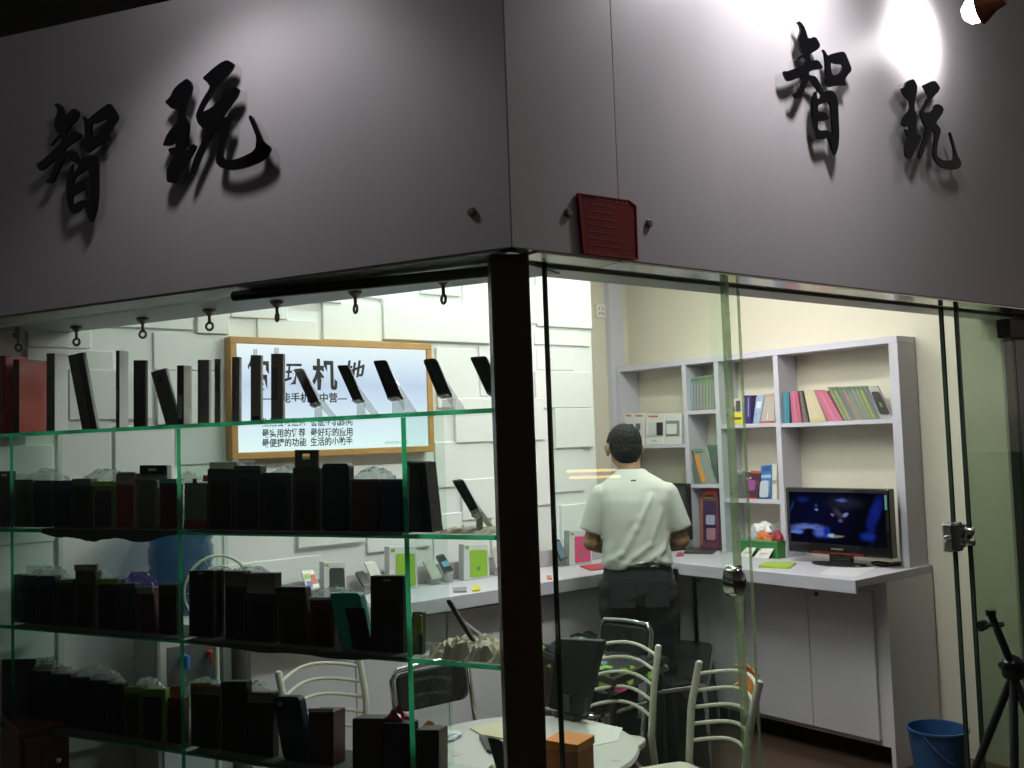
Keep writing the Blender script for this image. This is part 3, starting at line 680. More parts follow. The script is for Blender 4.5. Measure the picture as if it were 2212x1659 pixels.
good('phone_box', 'slim grey box second of the plain row before the sign', 'box', rect(463, 775, 476, 910), 0, .012, paint(.48, .45, .41), (('spine_label', paint(.24, .23, .21), .2, .8, .5, .9),), G1, mside=paint(.5, .5, .5))
good('phone_box', 'slim grey box standing right beside the left edge of the sign frame', 'box', rect(502, 771, 517, 909), 0, .012, paint(.50, .47, .44), (('edge_strip', paint(.3, .33, .33), 0, .3, 0, 1),), G1)
good('phone_box', 'tall grey box with clear hook tab hiding the left character of the sign', 'box', rect(541, 767, 563, 906), 0, .012, paint(.52, .46, .42), (('hook_tab', TABC, .3, .6, 1.0, 1.09), ('dark_foot', DK, .2, .9, .02, .07)), G1)
good('phone_box', 'wide grey box with clear hook tab, rightmost of the upright boxes', 'box', rect(585, 764, 611, 904), 0, .012, paint(.58, .53, .48), (('hook_tab', TABC, .3, .6, 1.0, 1.09), ('spine_label', paint(.3, .28, .26), .1, .5, .3, .8)), G1)

# ---- phones on clear stands
def phone(name, lab, quad, P, fr, body, decals, rr=.010, stand=True, group=None, shelf_z=None, t=.009, lean=.045, standm=None):
    standm = standm or glass('stand acrylic', (.90, .91, .91), .16, .04, .30, (.8, .82, .8))
    """phone leaning back: the quad's top edge sits `lean` deeper than its bottom edge"""
    pts = [P(quad[0], lean), P(quad[1], lean), P(quad[2], 0), P(quad[3], 0)]
    base = (pts[2]+pts[3])/2; base.z = shelf_z; rz = fr[0]
    inv = Matrix.Rotation(-rz, 3, 'Z'); q = [inv @ (p-base) for p in pts]
    n = (q[1]-q[0]).cross(q[3]-q[0]).normalized()
    n = n if n.y < 0 else -n
    root = thing(name, lab, 'phone', base, rz, group)
    obj('body', MB().prism(rounded(q, rr), -n*t), body, root, .0015)
    def uv(u, v, pr):
        top = q[0].lerp(q[1], u); bot = q[3].lerp(q[2], u); return bot.lerp(top, v)+n*pr
    for dnm, dm, a0, a1, b0, b1 in decals:
        c = [uv(a0, b1, .0012), uv(a1, b1, .0012), uv(a1, b0, .0012), uv(a0, b0, .0012)]
        if 'blot' in dnm:
            cc = sum(c, Vector())/4; c = [cc+((c[1]-c[0])*math.cos(k*.4)*.5+(c[0]-c[3])*math.sin(k*.4)*.5)+n*.0008 for k in range(16)]
        obj(dnm, MB().prism(c, -n*.001), dm, root)
    if stand:
        b0_, b1_ = q[3], q[2]; w0 = (b1_-b0_)
        l = b0_+w0*.12-n*(t+.001); r_ = b0_+w0*.88-n*(t+.001)
        up = (q[0]-q[3])
        mb = MB().prism([l, r_, r_+up*.55, l+up*.55], -n*.003)
        ft = Vector((0, 0, 0)); zf = .001
        mb.prism([l+n*(t+.018), r_+n*(t+.018), r_-n*.001, l-n*.001], Vector((0, 0, -.003)))
        mb.prism([Vector((l.x, l.y, zf)), Vector((r_.x, r_.y, zf)), Vector((r_.x, r_.y+.075, zf)), Vector((l.x, l.y+.075, zf))], (0, 0, .003))
        mb.prism([Vector((l.x, l.y+.001, zf+.0035)), Vector((r_.x, r_.y+.001, zf+.0035)), r_-n*.0015-Vector((0, 0, .004)), l-n*.0015-Vector((0, 0, .004))], (0, .003, 0))
        mb.prism([Vector((l.x, l.y+.072, zf+.0035)), Vector((r_.x, r_.y+.072, zf+.0035)), r_+up*.5-n*.004, l+up*.5-n*.004], (0, .003, 0))
        obj('stand', mb, standm, root)
    return root
PhL = lambda q, l: PL(q[0], q[1], D0+.06+l)
G2 = 'phones on clear stands on the top glass shelf'
dec = lambda g: (('screen', SCR, .07, .93, .09, .91),) + ((('logo_blot', g, .3, .72, .38, .62),) if g else ())
phone('display_phone', 'silver edged phone seen almost edge on, leftmost of the phones before the sign', [(633, 797), (654, 795), (692, 872), (672, 879)], PhL, FR_L, paint(.45, .45, .43), dec(None), group=G2, shelf_z=ZR[0])
phone('display_phone', 'small black phone with green screen blot before the sign character 地', [(727, 789), (752, 788), (786, 866), (763, 869)], PhL, FR_L, BLACK, dec(SCRG), group=G2, shelf_z=ZR[0])
phone('display_phone', 'large black phone on clear stand in the middle of the row of phones', [(805, 779), (834, 777), (871, 861), (838, 864)], PhL, FR_L, BLACK, dec(SCRG), group=G2, shelf_z=ZR[0])
phone('display_phone', 'dark phone with rounded corners before the right edge of the sign frame', [(912, 776), (942, 773), (977, 855), (946, 858)], PhL, FR_L, paint(.06, .055, .05), dec(SCRG), rr=.016, group=G2, shelf_z=ZR[0])
phone('display_phone', 'grey phone with large green blot half hidden by the corner post', [(1014, 771), (1050, 768), (1088, 849), (1052, 853)], PhL, FR_L, paint(.3, .3, .29), (('screen', paint(.06, .065, .06), .06, .94, .06, .94), ('logo_blot', SCRG, .2, .85, .35, .65)), group=G2, shelf_z=ZR[0])

# ---- second, third and fourth shelf: hanging packs standing in rows
def tabcard(a, b, m=GREYCARD): return ('hang_card', m, a, b, .9, 1.0)
def pack(row, lab, x0, x1, yt, yb, col, dec=(), lean=0, d=DI, t=.028, name='case_pack', cat='phone case pack', group=None, rr=.004, rough=.4):
    grp = group or ['', 'packs on the second glass shelf', 'packs on the third glass shelf', 'packs on the lowest glass shelf'][row]
    q = [(x0-lean, yt), (x1-lean, yt), (x1, yb), (x0, yb)]
    dd = tuple(dec) or (('case_window', paint(col[0]*.5, col[1]*.5, col[2]*.5, .3), .16, .84, .06, .78),)
    return good(name, lab, cat, q, row, t, paint(*col, rough), dd, grp, d, rr)
def win(c, a0=.14, a1=.86, b0=.05, b1=.8, rough=.3): return ('case_window', paint(*c, rough), a0, a1, b0, b1, .003, .012)
def head(c, b0=.86, b1=1.0): return ('header_band', paint(*c), .0, 1.0, b0, b1)
def tab(m=TABC, a0=.05, a1=.95, b1=1.12): return ('hook_tab', m, a0, a1, 1.0, b1)
NAVY, DRED, DGRN, DBRN = (.028, .034, .055), (.16, .022, .028), (.05, .07, .05), (.055, .038, .028)
LIME = (.22, .40, .05)
pack(1, 'black case pack with a white hook hole at the left edge of the picture', -30, 20, 1018, 1140, (.02, .02, .02), (('hook_hole', PALE, .68, .9, .91, .95),))
pack(1, 'grey green case pack left of the navy packs on the second shelf', 31, 71, 1036, 1138, DGRN, (win((.03, .04, .03)), tab()))
pack(1, 'navy case pack right beside the grey green pack, second shelf', 74, 111, 1038, 1140, NAVY, (win((.012, .013, .02)), tab()))
pack(1, 'navy case pack left of the dark green pack with sparkling wrap', 115, 153, 1038, 1141, NAVY, (win((.010, .010, .018)), head((.04, .05, .08))))
pack(1, 'dark green case pack under the sparkling clear wrap', 157, 196, 1034, 1143, (.03, .05, .035), (win((.015, .02, .015)), head((.10, .13, .10))))
pack(1, 'lime headed pack holding a dark purple case, second shelf', 200, 247, 1040, 1144, (.10, .16, .05), (win((.04, .035, .06)), head(LIME, .9)))
pack(1, 'dark red phone case in a grey headed pack, second shelf', 250, 291, 1023, 1146, (.22, .21, .19), (win(DRED, .08, .95, .03, .80), tab(GREYCARD, .1, 1, 1.03)))
pack(1, 'grey pack standing before a black hook tab, second shelf', 294, 339, 1037, 1146, (.13, .135, .12), (win((.07, .075, .065), b1=.9), head((.08, .09, .08), .94)))
pack(1, 'clear topped pack with wide black hook tab behind the grey pack', 302, 361, 1005, 1120, (.30, .31, .29), (('hook_tab', BLACK, .03, .97, .86, 1.0, .004), ('hook_hole', PALE, .36, .64, .91, .95, .006)), d=DI+.035, t=.02)
pack(1, 'dark red case under a teal wrap just left of the glass upright', 345, 382, 1044, 1146, (.10, .016, .022), (win((.07, .010, .014), b1=.93), ('teal_wrap', paint(.05, .30, .24), .0, 1.0, 1.0, 1.10)))
pack(1, 'grey key ring pack with a dark red band at its foot', 398, 446, 1043, 1147, (.13, .135, .12), (('red_band', paint(.20, .018, .022), 0, 1, .03, .19), ('key_ring', DKMET, .40, .54, 1.0, 1.09), ('orange_dot', paint(.45, .13, .02), .86, 1.06, 1.03, 1.16)))
pack(1, 'black pack with wide grey header right of the key ring pack', 448, 503, 1013, 1148, (.035, .037, .035), (win((.016, .010, .012)), ('hook_tab', GREYCARD, .1, 1.15, 1.0, 1.11)))
pack(1, 'black pack under a clear domed hook tab below the sign', 506, 563, 1006, 1148, (.035, .036, .036), (win((.010, .010, .012)), ('hook_tab', TABC, .15, .75, 1.0, 1.08), head((.07, .075, .065), .93)))
pack(1, 'plain blue black pack between the domed tab and the tall hole card', 566, 626, 1021, 1149, (.022, .024, .034), (win((.014, .015, .02)), head((.05, .05, .055), .95)))
pack(1, 'tall black pack whose hang card with a wide hole covers the sign frame', 632, 690, 1010, 1149, (.030, .027, .024), (win((.012, .010, .010)), ('hang_card', paint(.075, .07, .05), .10, .96, 1.0, 1.13), ('hang_card', paint(.075, .07, .05), .10, .36, 1.13, 1.22), ('hang_card', paint(.075, .07, .05), .66, .96, 1.13, 1.22), ('hang_card', paint(.03, .028, .02), .10, .96, 1.22, 1.28)))
pack(1, 'black phone case with rounded top, biggest on the second shelf', 695, 753, 1001, 1150, (.014, .015, .022), (win((.010, .011, .017), .06, .94, .03, .95),), rr=.016, name='phone_case', cat='phone case')
pack(1, 'dark wine coloured pack under crinkled clear wrap', 758, 819, 1035, 1151, (.060, .034, .036), (win((.045, .024, .026), .05, .95, .04, .9), head((.09, .09, .085), .95)))
pack(1, 'navy pack just left of the right glass upright, second shelf', 822, 869, 1035, 1152, NAVY, (win((.02, .022, .035), .05, .95, .04, .9), head((.09, .09, .09), .95)))
good('tablet_box', 'tall black tablet box leaning in the right bay of the second shelf', 'box', [(884, 1000), (918, 998), (934, 1154), (883, 1154)], 1, .06, paint(.02, .02, .022, .25), (('face_gloss', paint(.05, .05, .052, .12), .06, .62, .05, .93),), 'packs on the second glass shelf')
good('bumper_case', 'white bumper phone case with dark rim behind the black tablet box', 'phone case', [(868, 996), (938, 996), (946, 1110), (876, 1110)], 1, .012, paint(.50, .52, .52), (('dark_rim', paint(.05, .06, .06), .10, .92, .93, 1.0), ('dark_rim', paint(.05, .06, .06), .93, 1.0, .55, .97), ('blue_label', paint(.22, .30, .50), .80, .96, .40, .56), ('lens', BLACK, .70, .76, .80, .84)), 'packs on the second glass shelf', D0+.13, .014)
phone('display_phone', 'slim silver phone on a white stand, right bay of the second shelf', [(975, 1037), (1000, 1034), (1040, 1108), (1022, 1118)], PhL, FR_L, paint(.5, .52, .5), (('screen', SCR, .06, .94, .15, .93), ('logo_blot', SCRG, .3, .7, .3, .5)), shelf_z=ZR[1], group='phones on the lower glass shelves', standm=paint(.65, .66, .62))
pack(2, 'teal edged dark pack at the left upright, third shelf', 28, 46, 1241, 1344, (.035, .06, .055), (win((.015, .018, .02)), ('pale_spots', paint(.2, .22, .16), .6, 1, .50, .62)))
pack(2, 'navy pack under clear tabs, first of two on the third shelf', 48, 80, 1243, 1346, NAVY, (win((.010, .010, .016)), tab(TABC, .3, 1.2, 1.2)))
pack(2, 'navy pack under bluish crinkled wrap, second of two on the third shelf', 83, 118, 1244, 1349, (.03, .038, .055), (win((.010, .010, .014)), tab(TABC, 0, 1, 1.12)))
pack(2, 'lime headed black pack left of the brown hook card, third shelf', 121, 158, 1252, 1352, (.025, .03, .02), (win((.008, .008, .008)), head((.14, .25, .05), .93)))
pack(2, 'brown pack with a pale hook card standing above its neighbours', 162, 206, 1233, 1356, (.065, .055, .045), (win((.012, .012, .010), b1=.75), ('hook_tab', paint(.32, .31, .27), -.02, 1.1, 1.0, 1.11), ('hook_hole', PALE, .45, .62, 1.04, 1.07, .003)))
pack(2, 'black pack with bright lime top beside the purple wrap', 211, 256, 1251, 1360, (.02, .022, .02), (win((.007, .007, .007)), head((.26, .46, .05), .90)))
pack(2, 'dark pack leaning left under the purple wrap, nearer the lime pack', 262, 298, 1260, 1363, (.035, .035, .05), (win((.012, .012, .016)), head((.08, .075, .14), .9)), lean=6)
pack(2, 'dark red pack leaning left under the purple wrap, nearer the upright', 304, 338, 1268, 1367, (.075, .03, .032), (win((.03, .010, .012)), head((.25, .23, .20), .86)), lean=8)
pack(2, 'black pack with olive top edge at the middle upright, third shelf', 342, 381, 1262, 1372, (.022, .02, .012), (win((.008, .007, .006)), head((.16, .17, .06), .965)))
pack(2, 'tall black pack with a round hook hole right of the middle upright', 408, 461, 1233, 1378, (.014, .013, .012), (win((.007, .007, .007), b1=.72), ('hook_hole', PALE, .40, .62, .955, .975, .003), ('line_print', paint(.2, .2, .2), .25, .7, .915, .925)))
pack(2, 'grey see-through pack squeezed between two black packs', 463, 484, 1232, 1360, (.22, .22, .20), (win((.04, .04, .04), b1=.7), tab(TABC, 0, 1, 1.04)), d=DI+.03)
pack(2, 'dark pack with brown header card, third shelf left of the grey headed one', 486, 530, 1234, 1384, (.03, .026, .022), (win((.009, .009, .009), b1=.72), head((.15, .13, .10), .78)))
pack(2, 'wide pack with grey brown header card over a black body', 533, 594, 1238, 1390, (.022, .02, .018), (win((.008, .008, .008), b1=.6), head((.20, .185, .165), .70)), lean=-2)
pack(2, 'dark brown pack leaning left before the colour screen phone', 604, 672, 1268, 1400, (.05, .034, .026), (win((.016, .012, .010), b1=.8), head((.03, .018, .018), .93)), lean=13)
pack(2, 'dark red pack with a pale top edge left of the teal case', 676, 722, 1296, 1404, (.075, .022, .02), (win((.02, .008, .008)), ('pale_top', paint(.45, .43, .40), 0, 1, 1.0, 1.06)), lean=8)
pack(2, 'teal green case with a black panel leaning left on the third shelf', 735, 800, 1281, 1408, (.03, .24, .17), (('black_panel', paint(.008, .01, .01, .3), .46, 1.08, -.0, .74, .004),), lean=24, rr=.016, name='phone_case', cat='phone case')
pack(2, 'tall olive black pack with hook hole by the right upright, third shelf', 800, 871, 1244, 1418, (.030, .026, .016), (win((.010, .009, .006), b1=.7), ('hook_hole', paint(.35, .36, .33), .42, .62, .93, .955, .003)))
pack(2, 'small yellow green toy pack right of the right upright', 890, 912, 1322, 1422, (.05, .06, .03), (('yellow_toy', paint(.36, .36, .03), .25, 1.05, .48, .95, .006, .01),), t=.02, name='toy_pack', cat='toy')
pack(3, 'large black carton with open flap at the lower left corner', 4, 66, 1440, 1566, (.008, .007, .006), (('open_flap', paint(.012, .011, .010), .0, 1.15, 1.0, 1.14),), t=.10, name='carton', cat='box')
for i, (a, b, yt, lb) in enumerate(((70, 110, 1450, 'first'), (112, 152, 1456, 'second'), (154, 194, 1463, 'third'), (196, 232, 1470, 'fourth'), (234, 264, 1477, 'last'))):
    pack(3, 'blue black pack, %s after the black carton on the lowest shelf' % lb, a, b, yt, 1575+i*8, (.016, .018, .028), (win((.007, .007, .010)), tab(TABC, 0, 1, 1.14)))
pack(3, 'lime topped pack with dark body left of its lime edged neighbour', 268, 305, 1484, 1606, (.05, .10, .02), (win((.012, .02, .010), b1=.8), head((.17, .30, .03), .88)))
pack(3, 'lime edged pack framing a dark red case, lowest shelf', 308, 357, 1489, 1612, (.12, .22, .03), (win((.022, .010, .012), .06, .84, .0, .86),))
pack(3, 'dark red pack under orange wrap at the middle upright', 361, 395, 1508, 1616, (.07, .012, .010), (win((.03, .007, .007)), ('orange_wrap', paint(.38, .16, .02), .2, 1.0, 1.0, 1.26)))
pack(3, 'dark pack with grey rounded header right of the orange wrap', 412, 472, 1482, 1624, (.03, .016, .014), (win((.014, .009, .008), b1=.75), head((.16, .15, .13), .86), ('yellow_edge', paint(.40, .26, .03), .0, .7, 1.0, 1.05)))
pack(3, 'tall plain black pack in the middle of the lowest shelf', 478, 532, 1472, 1632, (.020, .010, .011), (win((.010, .007, .007), b1=.85), head((.015, .010, .010), .9)))
pack(3, 'brown black pack with grey header left of the blue case', 536, 590, 1496, 1640, (.028, .018, .015), (win((.011, .008, .008), b1=.8), head((.16, .155, .14), .84)))
pack(3, 'blue rounded case with an orange dot leaning left, lowest shelf', 612, 670, 1505, 1648, (.012, .045, .075), (win((.008, .012, .018), .06, .94, .02, .88), ('orange_dot', paint(.6, .25, .06), .22, .36, .86, .92, .006)), lean=24, rr=.02, name='phone_case', cat='phone case')
pack(3, 'squat dark red box with a white lid, lowest shelf', 666, 720, 1538, 1656, (.06, .010, .014), (('side_panel', paint(.03, .008, .010), .05, .95, .05, .85), ('white_lid', paint(.55, .52, .56), 0, 1, 1.0, 1.07)), name='small_box', cat='box', t=.06)
pack(3, 'plain dark brown carton under the red wrapped bundle', 761, 824, 1552, 1670, (.05, .034, .02), (('side_panel', paint(.03, .02, .013), .04, .96, .05, .94),), name='carton', cat='box', t=.05)
pack(3, 'dark brown carton right of the right upright, lowest shelf', 896, 948, 1577, 1680, (.055, .034, .02), (('side_panel', paint(.035, .022, .014), .04, .96, .05, .94),), name='carton', cat='box', t=.05)
pack(3, 'black carton between the red wrapped bundle and the right upright', 828, 884, 1563, 1675, (.012, .010, .010), (('side_panel', paint(.007, .006, .006), .04, .96, .05, .94),), name='carton', cat='box', t=.05)

# ---- clear wraps and cloths
def heap(name, lab, cat, P, sx, sy, sz, m, rz, seed, group=None, smooth=False, amp=.3, sub=3):
    return single(name, lab, cat, crumple(MB(), (0, 0, sz*.55), sx, sy, sz, seed, sub, amp), m, P, rz, group, smooth=smooth)
def shelfpt(px, py, row, d): p = PL(px, py, d); p.z = ZR[row]; return p
def wrap(lab, x0, x1, yt, row, d, seed, m=None, name='clear_wrap', cat='plastic wrap', sy=.035, hgt=None):
    a = PL(x0, yt, d); b = PL(x1, yt, d); c = (a+b)/2; h = hgt or (c.z-ZR[row]); c.z = ZR[row]+.003
    mb = crumple(MB(), (0, 0, h*.5), (b-a).length/2, sy, h*.5, seed, 4, .085)
    return single(name, lab, cat, mb, m or PLAS, c, FR_L[0], 'clear wraps on the glass rack')
wrap('sparkling clear plastic wrap behind the packs at the left, second shelf', 45, 160, 1016, 1, D0+.13, 1)
wrap('long clear plastic wrap before the black hook tab, second shelf', 165, 300, 1016, 1, D0+.14, 2)
wrap('crinkled clear plastic wrap above the dark wine pack', 752, 868, 1012, 1, D0+.12, 3)
wrap('clear plastic wrap above the navy packs of the third shelf', 55, 165, 1224, 2, D0+.12, 4)
wrap('purple plastic wrap with sparkle above the leaning dark packs', 258, 346, 1237, 2, D0+.12, 5, glass('purple plastic wrap', (.42, .38, .62), .12, .15, .35, (.25, .22, .5)))
wrap('lumpy pale plastic wrap beside the flap of the black carton', 55, 150, 1424, 3, D0+.12, 6)
wrap('long row of crinkled plastic bags above the blue black packs', 150, 275, 1440, 3, D0+.13, 7)
wrap('white crinkled plastic wrap behind the lime topped packs', 285, 360, 1466, 3, D0+.12, 8)
wrap('clear crinkled plastic wrap leaning behind the tall black pack', 520, 592, 1474, 3, D0+.13, 9)
wrap('clear crinkled wrap above the black pack with the wide grey header', 440, 570, 1000, 1, D0+.15, 31)
wrap('clear crinkled wrap between the domed tab and the tall hole card', 560, 700, 1008, 1, D0+.15, 32)
wrap('dull clear wrap above the grey key ring pack', 372, 446, 1022, 1, D0+.14, 33)
wrap('clear wrap above the lime headed black packs of the third shelf', 160, 262, 1238, 2, D0+.14, 34)
wrap('clear wrap above the grey brown header card, third shelf', 470, 610, 1226, 2, D0+.15, 35)
wrap('low clear wrap behind the leaning dark red pack, third shelf', 640, 800, 1272, 2, D0+.15, 36)
wrap('low clear wrap right of the black carton, lowest shelf', 10, 90, 1432, 3, D0+.15, 37)
wrap('clear wrap above the brown black packs of the lowest shelf', 395, 500, 1468, 3, D0+.15, 38)
a = PL(859, 1558, D0+.09)
heap('red_bundle', 'shiny red wrapped bundle on the lowest glass shelf', 'bundle', Vector((a.x, a.y, ZR[3]+.002)), .050, .035, PL(859, 1533, D0+.09).z-ZR[3]-.06, mat('shiny red wrap', (.30, .012, .02), .18, coat=.6), FR_L[0], 12, amp=.12)
a = PL(930, 1560, D0+.14)
heap('orange_bag', 'orange see-through bag beside the brown carton, lowest shelf', 'bag', Vector((a.x, a.y, ZR[3]+.002)), .055, .03, PL(930, 1543, D0+.14).z-ZR[3]-.07, glass('orange plastic bag', (.7, .32, .12), .1, .2, .5, (.55, .16, .04)), FR_L[0], 13, amp=.15)
def cloth(lab, x0, x1, row, d0, d1, m, seed, h=.02, name='crumpled_paper', cat='paper'):
    rg = random.Random(seed); n = 26; k = 8; A = PL(x0, 1100, d0); B = PL(x1, 1100, d0); A.z = B.z = ZR[row]; mb = MB(); vs = []; c = (A+B)/2
    for i in range(n+1):
        for j in range(k+1):
            p = A.lerp(B, i/n)-NL*((d1-d0)*j/k)-c; e = min(i, n-i, j*1.5, (k-j)*1.5); vs.append(p+Vector((rg.uniform(-.004, .004), rg.uniform(-.004, .004), .0012+(0 if e == 0 else rg.uniform(.2, 1)*h))))
    mb.add(vs, [(i*(k+1)+j, (i+1)*(k+1)+j, (i+1)*(k+1)+j+1, i*(k+1)+j+1) for i in range(n) for j in range(k)])
    return single(name, lab, cat, mb, m, c)
CLO = mat('cream crumpled paper', (.58, .55, .42), .8, noise=.15)
cloth('low cream crumpled paper under the slim silver phone', 945, 1080, 1, D0+.02, D0+.17, CLO, 3, .014)
cloth('thick cream crumpled paper under the thin black phone', 908, 1088, 2, D0+.012, D0+.18, CLO, 4, .05)
cloth('cream crumpled paper under the phone at the bottom of the right bay', 990, 1095, 3, D0+.02, D0+.18, CLO, 5, .035)
phone('display_phone', 'thin black phone seen edge on, standing in thick crumpled paper', [(962, 1297), (972, 1294), (1026, 1385), (1018, 1388)], lambda q, l: PL(q[0], q[1], D0+.07+l), FR_L, BLACK, dec(None), shelf_z=ZR[2]+.03, group='phones on the lower glass shelves', lean=.035)
phone('display_phone', 'black phone on a clear stand at the bottom beside the corner post', [(1052, 1592), (1082, 1598), (1110, 1695), (1080, 1690)], lambda q, l: PL(q[0], q[1], D0+.06+l), FR_L, BLACK, dec(None), shelf_z=ZR[3]+.02, group='phones on the lower glass shelves')
# dark mats drooping over the shelf fronts
def mat_cloth(lab, x0, x1, row, drop, seed):
    rg = random.Random(seed); n = 40; d = D0-.003; A = PL(x0, 1100, d); B = PL(x1, 1100, d); c = (A+B)/2; c.z = ZR[row]; A.z = B.z = ZR[row]; mb = MB(); vs = []; ph = rg.uniform(0, 6)
    for i in range(n+1):
        p = A.lerp(B, i/n)-c; e = min(1, min(i, n-i)/7); dr = drop*(.35+.65*e)*(1+.18*math.sin(i*.45+ph)+rg.uniform(-.05, .05))
        vs += [p-NL*.20+Vector((0, 0, .0016)), p+Vector((0, 0, .0016)), p+NL*.002+Vector((0, 0, -dr))]
    mb.add(vs, [(3*i+j, 3*i+3+j, 3*i+4+j, 3*i+1+j) for i in range(n) for j in range(2)])
    o2 = single('shelf_mat', lab, 'mat', mb, mat('dark green shelf mat', (.035, .045, .035), .85, noise=.3, nscale=20), c, group='dark mats on the glass shelves'); sd = o2.modifiers.new('th', 'SOLIDIFY'); sd.thickness = .0012
    return o2
mat_cloth('dark green mat drooping over the left half of the second glass shelf', 90, 383, 1, .034, 1)
mat_cloth('dark green mat under the black packs, middle of the second glass shelf', 400, 868, 1, .006, 2)
mat_cloth('dark green mat on the left half of the third glass shelf', 30, 383, 2, .006, 3)
mat_cloth('dark green mat under the packs in the middle of the third glass shelf', 400, 868, 2, .016, 4)
mat_cloth('dark green mat on the left half of the lowest glass shelf', 30, 383, 3, .005, 5)
mat_cloth('dark green mat in the middle of the lowest glass shelf', 400, 868, 3, .007, 6)

# ================================================================== GOODS ON THE WHITE SHELF UNIT
def planeS(d): return lambda x, y: PX(x, y, XS+d)
def good_s(name, lab, cat, quad, z, d, t, m, decals=(), group=None, rnd_=0, mside=None):
    out = list(quad)
    for i in (2, 3):
        x, y = out[i]; lo, hi = y-60, y+60
        for _ in range(30):
            m_ = (lo+hi)/2
            if PX(x, m_, XS+d).z > z+.0008: lo = m_
            else: hi = m_
        out[i] = (x, lo)
    return slab(name, lab, cat, out, planeS(d), FR_S, t, m, decals, group, rnd_, .0012, mside)
WH = paint(.72, .72, .70); GS = 'goods in the white shelf unit'
good_s('gadget_box', 'white gadget box with two dark devices, left end of the shelf unit', 'box', rect(1349, 893, 1392, 962), zb1, .03, .05, WH,
    (('orange_print', paint(.55, .16, .06), .10, .34, .90, .95), ('orange_print', paint(.5, .2, .12), .55, .9, .90, .95), ('device', BLACK, .22, .45, .42, .66, .006, .003), ('device', paint(.1, .13, .18), .6, .8, .46, .68, .006, .003)), GS)
good_s('gadget_box', 'white gadget box showing a white and a black device above the man', 'box', rect(1395, 894, 1436, 960), zb1, .02, .05, paint(.75, .75, .72),
    (('orange_print', paint(.6, .15, .05), .15, .65, .89, .95), ('device', paint(.62, .64, .62), .18, .58, .30, .72, .008, .004), ('device', BLACK, .62, .9, .30, .72, .008, .004), ('line_print', paint(.35, .35, .35), .3, .6, .10, .13)), GS)
good_s('gadget_box', 'white gadget box with a square white device in a grey window', 'box', rect(1437, 893, 1472, 959), zb1, .02, .05, paint(.70, .72, .69),
    (('window', paint(.22, .26, .25), .05, .88, .28, .76, .003), ('device', paint(.72, .73, .7), .14, .74, .32, .66, .010, .004), ('red_line', paint(.55, .2, .15), .05, .9, .25, .265)), GS)
def leaners(n, x0, x1, yt0, yt1, yb0, yb1, z, lean, cols, lab, group, d=.03, t=.10):
    for i in range(n):
        a = x0+(x1-x0)*i/n; b = x0+(x1-x0)*(i+.86)/n; k = i/max(1, n-1); yt = yt0+(yt1-yt0)*k; yb = yb0+(yb1-yb0)*k
        c = cols[i % len(cols)]
        good_s('case_sleeve', lab % ORD[i], 'case sleeve', [(a-lean, yt), (b-lean, yt-.5), (b, yb), (a, yb)], z, d, t, paint(*c), (('top_mark', paint(.04, .20, .05), .1, .9, .88, .95), ('edge_line', paint(min(1, c[0]*1.35), min(1, c[1]*1.35), min(1, c[2]*1.35)), .3, .7, .05, .80)), group)
ORD = ['first', 'second', 'third', 'fourth', 'fifth', 'sixth', 'seventh', 'eighth', 'ninth', 'tenth']
leaners(8, 1492, 1545, 816, 809, 882, 880, zb2a, 0, [(.20, .30, .32), (.22, .25, .25), (.24, .26, .24), (.27, .24, .24), (.22, .27, .20), (.22, .30, .16), (.26, .26, .24), (.24, .25, .24)], 'grey case sleeve with green mark, %s from the left in the top narrow compartment', 'upright sleeves in the narrow compartment')
good_s('case_sleeve', 'dark grey sleeve leaning at the left of the second narrow compartment', 'case sleeve', [(1486, 972), (1497, 971), (1514, 1043), (1500, 1043)], zb2b, .02, .09, paint(.14, .16, .15), (('top_mark', paint(.04, .2, .05), .1, .9, .9, .96),), GS)
good_s('case_sleeve', 'grey sleeve with an orange phone case leaning in the narrow compartment', 'case sleeve', [(1494, 974), (1519, 971), (1546, 1041), (1515, 1043)], zb2b, .02, .02, paint(.28, .32, .29), (('phone_case', paint(.75, .30, .04), .12, .40, .05, .88, .004, .006), ('top_mark', paint(.05, .25, .06), .3, .95, .92, .97)), GS)
good_s('case_sleeve', 'dark green grey sleeve at the right of the second narrow compartment', 'case sleeve', [(1527, 962), (1548, 961), (1549, 1040), (1545, 1041)], zb2b, .06, .05, paint(.12, .15, .13), (('top_mark', paint(.04, .2, .05), .15, .8, .86, .95),), GS)
good_s('toy_box', 'tall purple and red toy figure box in the narrow lower compartment', 'box', rect(1512, 1056, 1550, 1176), ZC+.012, .04, .11, paint(.20, .05, .10),
    (('window', paint(.07, .04, .10, .2), .22, .94, .12, .80, .002), ('orange_edge', paint(.42, .16, .07), .04, .16, .05, .85), ('red_top', paint(.40, .03, .04), .3, 1, .86, .98), ('yellow_print', paint(.4, .3, .08), .2, .8, .84, .90), ('pale_blob', paint(.42, .42, .55), .42, .88, .40, .56, .012, .012), ('pink_blob', paint(.40, .20, .26), .45, .92, .14, .34, .012, .012)), GS)
good_s('gadget_box', 'white and yellow box showing a dark toy, left of the purple box', 'box', rect(1577, 861, 1607, 917), zb3a, .015, .04, paint(.62, .60, .50),
    (('yellow_base', paint(.80, .66, .03), .02, .99, .01, .44, .003), ('dark_toy', paint(.07, .06, .05), .45, .75, .50, .92, .004, .006), ('dark_toy', paint(.1, .09, .08), .18, .36, .50, .70, .004, .004), ('line_print', paint(.12, .10, .04), .15, .85, .18, .27, .005)), GS)
good_s('gadget_box', 'dark purple box with a pale side line on the short shelf', 'box', rect(1606, 854, 1622, 915), zb3a, .02, .06, paint(.045, .030, .16), (('line_print', paint(.35, .33, .5), .62, .74, .25, .92),), GS)
